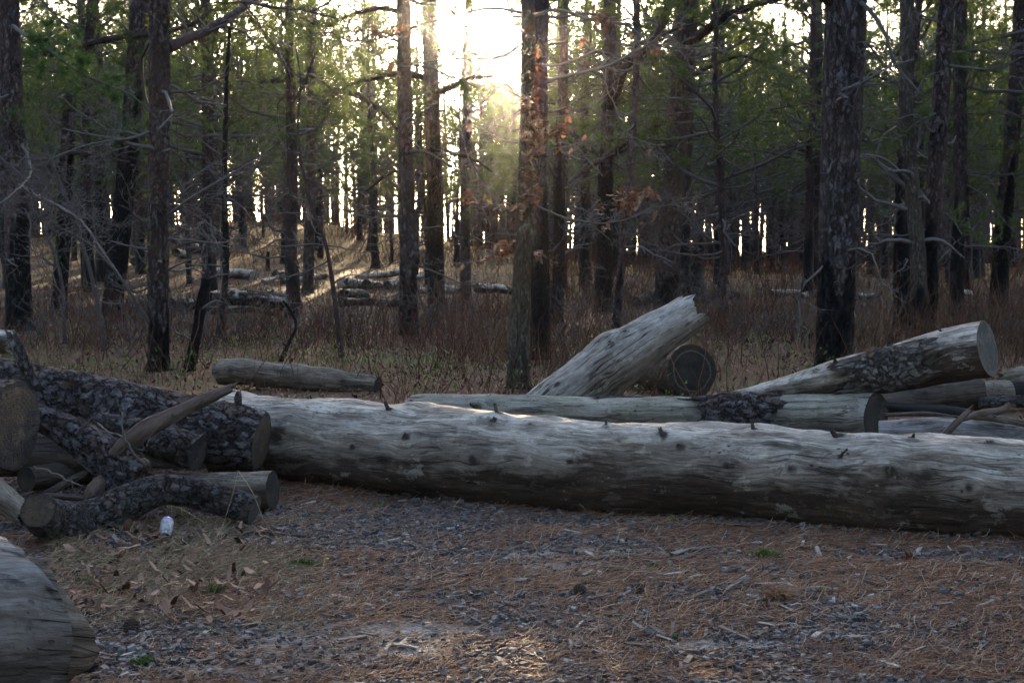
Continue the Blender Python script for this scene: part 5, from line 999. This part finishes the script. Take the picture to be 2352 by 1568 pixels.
# single stones
def stone(label, px, py, wpx, hpx, tint, seed, col='stone'):
    g = G(px, py); s_ = wpx/F*g[1]; hgt = hpx/F*g[1]; u = np.linspace(0, math.pi, 11)[1:-1]; th = np.arange(16)*2*math.pi/16
    D = np.stack([np.sin(u)[:, None]*np.cos(th), np.sin(u)[:, None]*np.sin(th), np.cos(u)[:, None]*np.ones(16)], -1); D = D*(1+.35*vnoise(D*1.6+seed, 3)+.12*vnoise(D*4+seed, 4))[..., None]
    D = np.sign(D)*np.abs(D)**.8; D = D*np.array([s_/2, s_*.38, hgt/2])+np.array([0, 0, hgt*.32]); V = D.reshape(-1, 3)
    top = np.array([[0, 0, hgt*.82]]); bot = np.array([[0, 0, -hgt*.15]]); mb = MB(); n = 9*16
    tri = [[j, (j+1) % 16, n] for j in range(16)]+[[128+(j+1) % 16, 128+j, n+1] for j in range(16)]
    mb.add(np.vstack([V, top, bot]), ring_quads(9, 16)[:, ::-1], tri, tint=tint); thing('stone', label, 'stone', 'larger stones in the gravel', g, mb.mesh('stone', [M[col]], False))
M['red_stone'] = plain('red_stone', [(0, (.12, .035, .025)), (1, (.28, .10, .07))], 30.)
for k, t in enumerate([('rounded dark grey stone near the middle of the gravel', 1220, 1332, 24, 15, .35), ('rust red stone beside the pine cone', 1292, 1358, 22, 12, .5, 'red_stone'), ('square grey stone before the rust red one', 1293, 1366, 18, 12, .55), ('second square stone touching the pine cone', 1318, 1366, 16, 11, .5),
    ('long flat pale grey stone near the bottom', 1170, 1496, 34, 12, .75), ('round grey stone at the lower middle', 1400, 1504, 20, 12, .55), ('dark brown rough stone below the end of the longest log', 2170, 1366, 26, 18, .25), ('pair of dark stones right of the brown rough one', 2204, 1370, 20, 14, .4),
    ('blue grey stone near the bottom right', 2126, 1500, 20, 14, .5), ('pale stone near the bottom right corner', 2296, 1532, 22, 14, .8), ('dark angular stone at the bottom centre', 1700, 1528, 28, 16, .35), ('flat dark stone above the long pale one', 1130, 1470, 30, 8, .35),
    ('grey stone by the white blunt chip', 1548, 1478, 16, 11, .5), ('small white stone near the foot of the longest log', 1282, 1232, 12, 9, .98), ('small white stone at the right near the longest log', 2252, 1258, 12, 10, .98), ('dark stone beside the bark flake', 850, 1305, 18, 11, .3),
    ('blunt dark stone close to the cut log', 292, 1440, 20, 14, .2), ('blue stone close to the cut log', 258, 1410, 18, 11, .55), ('grey stone under the bent log', 140, 1288, 18, 13, .6)]):
    stone(*t[:6], k, *(t[6:]))
# pine cones
def cone(label, px, py, s_, seed):
    g = G(px, py); n = 70; k = np.arange(n); f = k/n; a = k*2.39996; rr_ = s_*.5*np.sin(np.pi*(.12+.80*f))**.8; x = (f-.5)*s_*1.25; rg = random.Random(seed); az = rg.uniform(0, 6.28)
    c = np.stack([x, rr_*np.cos(a), rr_*np.sin(a)], -1); out = unit(np.stack([.5+0*a, np.cos(a), np.sin(a)], -1)); side = unit(np.cross(out, np.array([1., 0, 0]))); L = s_*.16
    V = np.stack([c*.3+np.array([0, 0, 0])*1.+np.stack([x*.7, 0*x, 0*x], -1), c-side*L*.9, c+out*L, c+side*L*.9, c-out*L*.2+np.array([1, 0, 0])*L*.5], 1)
    ca, sa = math.cos(az), math.sin(az); V = np.stack([V[..., 0]*ca-V[..., 1]*sa, V[..., 0]*sa+V[..., 1]*ca, V[..., 2]+s_*.42], -1)
    tri = np.array([[0, 1, 2], [0, 2, 3], [0, 4, 1], [0, 3, 4], [1, 4, 2], [2, 4, 3]]); mb = MB()
    mb.add(V.reshape(-1, 3), None, (tri[None]+np.arange(n)[:, None, None]*5).reshape(-1, 3), tint=np.tile([.0, .5, 1., .5, .4], n)); thing('pine_cone', label, 'pine cone', 'fallen pine cones', g, mb.mesh('cone', [M['cone']], False))
for k, (lab, px, py, s_) in enumerate([('open pine cone touching the two square stones', 1332, 1366, .05), ('pine cone beneath the orange needle tuft', 1752, 1394, .04), ('tiny pine cone between the stones and the orange tuft', 1470, 1366, .035), ('pine cone right of the crumbled bark by the can', 410, 1200, .045),
    ('pine cone lying beneath the crumbled bark lump', 508, 1246, .045), ('pine cone in the leaves above the cut log', 262, 1306, .05), ('pine cone near the grass left of the gravel', 318, 1312, .045), ('pine cone beside the cut log corner', 200, 1400, .05), ('large pine cone at the dark twig left of the gravel', 302, 1452, .055)]):
    cone(lab, px, py, s_, 400+k)
# grass tufts and sprouts
def tuftgrass(name, label, px, py, wpx, hpx, n, mat, seed, wd=.0035, curl=.5, cat='grass', tint=(.2, .9)):
    g = G(px, py); w_ = wpx/F*g[1]; h_ = hpx/F*g[1]; r = np.random.default_rng(seed); K = 5
    b0 = r.normal(0, 1, (n, 2))*np.array([w_*.20, w_*.12]); a = r.random(n)*6.283; lean_ = curl*(.3+r.random(n)); L = h_*(.5+.7*r.random(n)); t = np.linspace(0, 1, K)
    X = b0[:, :1]+np.cos(a)[:, None]*L[:, None]*lean_[:, None]*t**1.6; Yv = b0[:, 1:]+np.sin(a)[:, None]*L[:, None]*lean_[:, None]*t**1.6; Z = L[:, None]*(t-.35*lean_[:, None]*t**2.5)
    mb = MB(); batch(mb, np.stack([X, Yv, Z], -1), np.tile(wd*np.array([.7, 1, .9, .6, .12]), (n, 1)), 3, tint=tint[0]+(tint[1]-tint[0])*r.random(n)); thing(name, label, cat, None, g, mb.mesh('blades', [mat]))
tuftgrass('weed', 'small green leafy weed by the foot of the longest log', 870, 1164, 34, 18, 26, M['grass'], 1, .005, .8, 'weed')
tuftgrass('moss_tuft', 'low bright green moss tuft left of the straight grey stick', 1508, 1306, 56, 12, 260, M['grass'], 2, .0025, .6, 'moss')
tuftgrass('grass_tuft', 'green and white grass tuft between the two sticks on the right', 1764, 1282, 60, 30, 60, M['grass'], 3, .003, .9)
tuftgrass('grass_tuft', 'wide green tuft with a yellow flower right of the straw', 696, 1302, 96, 20, 230, M['grass'], 4, .0028, .7)
tuftgrass('grass_tuft', 'green grass tuft at the bottom above the ground by the cut log', 330, 1530, 60, 28, 110, M['grass'], 5, .003, .7)
tuftgrass('grass_tuft', 'thin green grass tuft between the bark flakes and the straw', 498, 1362, 60, 26, 70, M['grass'], 6, .0022, .7)
tuftgrass('grass_tuft', 'green grass tuft next to the tip of the cut log', 210, 1340, 90, 20, 130, M['grass'], 7, .0026, .8)
tuftgrass('grass_tuft', 'yellow green grass close beside the cut log end', 240, 1362, 70, 16, 90, M['grass'], 8, .0026, .8, tint=(.6, 1.))
tuftgrass('weed', 'little green sprout beneath the orange needle tuft stick', 1888, 1362, 26, 18, 18, M['grass'], 9, .004, .7, 'weed')
tuftgrass('weed', 'little green sprout beside the white blunt chip', 1552, 1466, 16, 14, 12, M['grass'], 10, .004, .7, 'weed')
tuftgrass('weed', 'green sprout in the gravel beside the rust red stone', 1262, 1348, 30, 12, 16, M['grass'], 11, .0025, .7, 'weed')
tuftgrass('weed', 'green weed against the log foot at the cracked board', 1540, 1196, 40, 12, 40, M['grass'], 12, .0035, .9, 'weed')
tuftgrass('weed', 'leafy green weed beneath the bent log', 440, 1160, 40, 24, 30, M['grass'], 13, .004, .8, 'weed')
tuftgrass('weed', 'green weed growing in the dark gap by the bark slab', 262, 1132, 30, 30, 26, M['grass'], 14, .004, .8, 'weed')
tuftgrass('needle_tuft', 'fan shaped orange tuft of fallen needles', 1790, 1372, 60, 40, 170, M['fallen_needle'], 15, .0015, 1.5, 'needle tuft', (.45, .8))
tuftgrass('straw_clump', 'dry straw clump leaning on the bent log', 410, 1190, 90, 70, 60, M['dry'], 16, .0022, .9, 'straw')
tuftgrass('straw_clump', 'curled dry grass clump below the bent log', 300, 1228, 60, 40, 26, M['dry'], 17, .0022, 1.3, 'straw')
tuftgrass('straw_clump', 'pale dry grass clump right of the drinks can', 560, 1260, 160, 26, 90, M['dry'], 18, .002, 1.6, 'straw')
gfl = G(752, 1296); mb = MB(); u = np.linspace(0, math.pi, 6); th = np.arange(8)*math.pi/4; V = np.stack([np.sin(u)[:, None]*np.cos(th)*.008, np.sin(u)[:, None]*np.sin(th)*.008, np.cos(u)[:, None]*np.ones(8)*.005+.03], -1)
M['yellow'] = plain('yellow_petals', [(0, (.7, .45, .02)), (1, (.8, .55, .03))], 5.)
mb.add(V.reshape(-1, 3), ring_quads(6, 8), tint=.5); thing('yellow_flower', 'tiny yellow flower beside the wide green tuft', 'flower', None, gfl, mb.mesh('flower', [M['yellow']]))
# long dry stalks
mb_i = 0
for k, pp in enumerate([[(455, 1290, 7.0), (500, 1230, 7.1), (530, 1150, 7.2), (547, 1080, 7.25)], [(547, 1080, 7.25), (580, 1130, 7.2), (605, 1190, 7.15), (640, 1240, 7.1)], [(330, 1250, 7.1), (400, 1230, 7.2), (470, 1262, 7.1), (520, 1290, 7.0)], [(545, 1195, 7.2), (640, 1245, 7.15), (720, 1290, 7.)],
    [(385, 1160, 7.4), (420, 1170, 7.3), (480, 1205, 7.2), (560, 1240, 7.15)], [(478, 1270, 7.1), (500, 1225, 7.2), (530, 1195, 7.25)]]):
    W = catmull(np.array([P(*p) for p in pp]), 30); W[:, 2] = np.maximum(W[:, 2], H(W[:, 0], W[:, 1])+.006); b0 = W[0].copy(); mb = MB(); batch(mb, [W-b0], [np.linspace(.0017, .0010, 30)], 5, tint=.65)
    thing('dry_stalk', ['longest dry stalk rising in front of the small pale log', 'dry stalk bending down beside the small pale log', 'dry stalk arching over the ground by the drinks can', 'flat dry stalk running toward the green tuft', 'bent dry stalk hanging over the bent log', 'short dry stalk crossing the straw'][k], 'stalk', 'dry stalks by the bent log', b0, mb.mesh('stalk', [M['dry']]))
for k, (lab, pp) in enumerate([('bare twig rising from the crooked log across the dry stick', [(315, 1048, 7.75), (300, 1028, 7.72), (286, 1003, 7.7), (281, 960, 7.72), (279, 926, 7.75)]), ('brown twig lying across the foot of the bare rising twig', [(226, 975, 7.9), (250, 992, 7.8), (290, 1006, 7.72)]),
    ('short forked twig on the bark of the crooked log', [(174, 998, 8.0), (196, 974, 7.95), (221, 950, 7.95)]), ('small twig by the broken tip of the crooked log', [(322, 1050, 7.75), (330, 1030, 7.75), (345, 1011, 7.75)]), ('long dark twig trailing out from under the brown oval sawn face', [(76, 1072, 7.6), (130, 1090, 7.6), (190, 1118, 7.5)])]):
    W = catmull(np.array([P(*p) for p in pp]), 16); W = W+rng.normal(0, .004, W.shape); b0 = W[0].copy(); mb = MB(); batch(mb, [W-b0], [np.linspace(.008, .003, 16)], 6, tint=.35, char=0.)
    tw2 = Twigs(5); rg2 = random.Random(k+5)
    for q in range(3): i_ = rg2.randrange(4, 14); tw2.add(walk(W[i_]-b0, (W[i_+1]-W[i_])+np.array([rg2.gauss(0, .02), 0, rg2.gauss(0, .02)]), .09, 5, .3, 0, rg2), .003, .0012)
    batch(mb, tw2.P, tw2.R, 4, tint=.35, char=0.); thing('pile_twig', lab, 'twig', None, b0, mb.mesh('twig', [M['twig']]))
# straw and dead leaves matted at the foot of the pile
n = 27000; X = -2.75+2.2*rng.random(n); Y = 5.5+2.4*rng.random(n); px_, py_ = proj(v3(X, Y, 0*X)); dn = fbm(v3(X*2.5, Y*3), 3, 71); keep = (px_ > 120) & (px_ < 760) & (rng.random(n) < sstep(-.25, .35, dn)*np.clip((780-px_)/250, 0, 1)); X, Y = X[keep], Y[keep]; n = len(X)
a = rng.random(n)*6.283; L = .03+.09*rng.random(n)**1.5; t = np.linspace(-.5, .5, 4); bend = rng.normal(0, .6, n); tilt = np.abs(rng.normal(0, .25, n)); z0 = H(X, Y)+.012*fbm(v3(X*5, Y*5), 3, 9)+.006+.02*rng.random(n)
lx = t[None]*L[:, None]; ly = (t**2)[None]*L[:, None]*bend[:, None]*1.5; ca, sa = np.cos(a)[:, None], np.sin(a)[:, None]
mb = MB(); batch(mb, np.stack([X[:, None]+lx*ca-ly*sa, Y[:, None]+lx*sa+ly*ca, z0[:, None]+(t+.5)[None]*L[:, None]*np.sin(tilt)[:, None]], -1), np.full((n, 4), .0013)*np.array([.8, 1, 1, .4]), 3, tint=np.clip(rng.normal(.45, .25, n), 0, 1))
kind(link('straw_litter', mb.mesh('straw', [M['dry']])), 'stuff', 'matted pale straw on the ground at the foot of the log pile')
n = 700; X = -2.75+2.2*rng.random(n); Y = 5.6+2.2*rng.random(n); px_, py_ = proj(v3(X, Y, 0*X)); keep = (px_ > 130) & (px_ < 620); X, Y = X[keep], Y[keep]; n = len(X); V, Q = leafcards(n, X, Y, H(X, Y)+.008, .015+.03*rng.random(n)); mb = MB(); mb.add(V, Q, tint=np.repeat(rng.random(n), 6))
kind(link('pile_litter', mb.mesh('litter', [M['litter']])), 'stuff', 'crumpled brown leaves among the straw at the foot of the log pile')
# crushed drinks can
g = G(380, 1242); mc = N('can_metal'); tc = mc.n('TexCoord').outputs['Generated']; sz = mc.n('SeparateXYZ', {0: tc}).outputs[2]; nn_ = mc.noise(tc, 5., 3, .6)
MC = mc.bsdf(mc.mix(mc.mapr(mc.math('ADD', sz, mc.math('MULTIPLY', nn_, .2)), .84, .9), mc.mix(mc.mapr(nn_, .5, .6), mc.mix(mc.mapr(mc.noise(tc, 9., 3, .7), .55, .6), (.36, .38, .42), (.12, .14, .22)), (.26, .22, .16)), (.17, .12, .42)), .35, .5)
prof = [(.0, 0), (.022, 0.), (.026, .004), (.026, .008), (.0315, .020), (.033, .028), (.033, .085), (.031, .100), (.025, .112), (.012, .117), (0, .118)]
th = np.arange(40)*2*math.pi/40; pr = np.array(prof); tt = np.linspace(0, len(pr)-1, 60); rr_ = np.interp(tt, np.arange(len(pr)), pr[:, 0]); zz = np.interp(tt, np.arange(len(pr)), pr[:, 1])
V = np.stack([rr_[:, None]*np.cos(th), rr_[:, None]*np.sin(th), zz[:, None]*np.ones(40)], -1); dn = vnoise(V*np.array([40, 40, 22]), 9); V[..., 0] *= 1+.10*dn; V[..., 1] *= .86+.10*dn
mb = MB(); mb.add(V.reshape(-1, 3), ring_quads(60, 40)); can = link('drinks_can', None, None, g+np.array([0, 0, .03])); can['label'] = 'crumpled white drinks can with a purple base lying by the bent log'; can['category'] = 'can'
link('can_body', mb.mesh('can', [MC]), can); mb = MB(); V = np.stack([np.cos(th)*.019, np.sin(th)*.019*.86, -.0015+0*th], -1); mb.add(np.vstack([V, [[0, 0, -.001]]]), None, [[j, 40, (j+1) % 40] for j in range(40)], tint=.3); link('can_opening', mb.mesh('opening', [M['charcoal']]), can)
can.rotation_euler = (R(-52), R(8), R(12))
g = G(385, 1256); mb = MB(); leafy_ = np.array([[0, 0, .02]]); oak_leaf_batch(mb, leafy_, np.array([.08]), np.array([.15]), .1); thing('dead_leaf', 'dark dead leaf curled under the mouth of the drinks can', 'leaf', None, g, mb.mesh('leaf', [M['leaf']]))
# single larger dead leaves
for k, (lab, px, py, tint) in enumerate([('pale curled dead leaf below the bent log', 262, 1285, .9), ('brown dead leaf left of the pale curled one', 222, 1280, .3), ('brown leaf near the pine cone above the cut log', 232, 1290, .2), ('tan dead leaf beneath the drinks can', 352, 1250, .6), ('brown dead leaf by the wood stake at the log foot', 1858, 1300, .3), ('reddish dead leaf near the right end of the longest log', 2108, 1288, .1), ('pale dead leaf past the grass left of the gravel', 300, 1372, .8)]):
    mb = MB(); oak_leaf_batch(mb, np.array([[0, 0, .015], [.03, .02, .01]]), np.array([.09, .06]), np.array([tint, tint]), .15); thing('dead_leaf', lab, 'leaf', 'fallen dead leaves', G(px, py), mb.mesh('leaf', [M['leaf']]))

# air: thin evening haze round the whole place, its grains scatter forward round the sun
HAZE = .00011
if HAZE:
    hm = bpy.data.materials.new('haze'); hm.use_nodes = True; t_ = hm.node_tree; t_.nodes.clear(); o_ = t_.nodes.new('ShaderNodeOutputMaterial'); v_ = t_.nodes.new('ShaderNodeVolumePrincipled')
    v_.inputs['Density'].default_value = HAZE; v_.inputs['Color'].default_value = (.96, .95, .94, 1); v_.inputs['Anisotropy'].default_value = .968; t_.links.new(v_.outputs[0], o_.inputs['Volume'])
    x0, x1, y0, y1, z0, z1 = -705., 705., -65., 1560., -4., 22.
    V = np.array([[x, y, z] for z in (z0, z1) for y in (y0, y1) for x in (x0, x1)]); mb = MB(); mb.add(V, [[0, 2, 3, 1], [4, 5, 7, 6], [0, 1, 5, 4], [2, 6, 7, 3], [0, 4, 6, 2], [1, 3, 7, 5]])
    kind(link('haze', mb.mesh('haze', [hm], False)), 'stuff', 'thin evening haze glowing round the low sun')
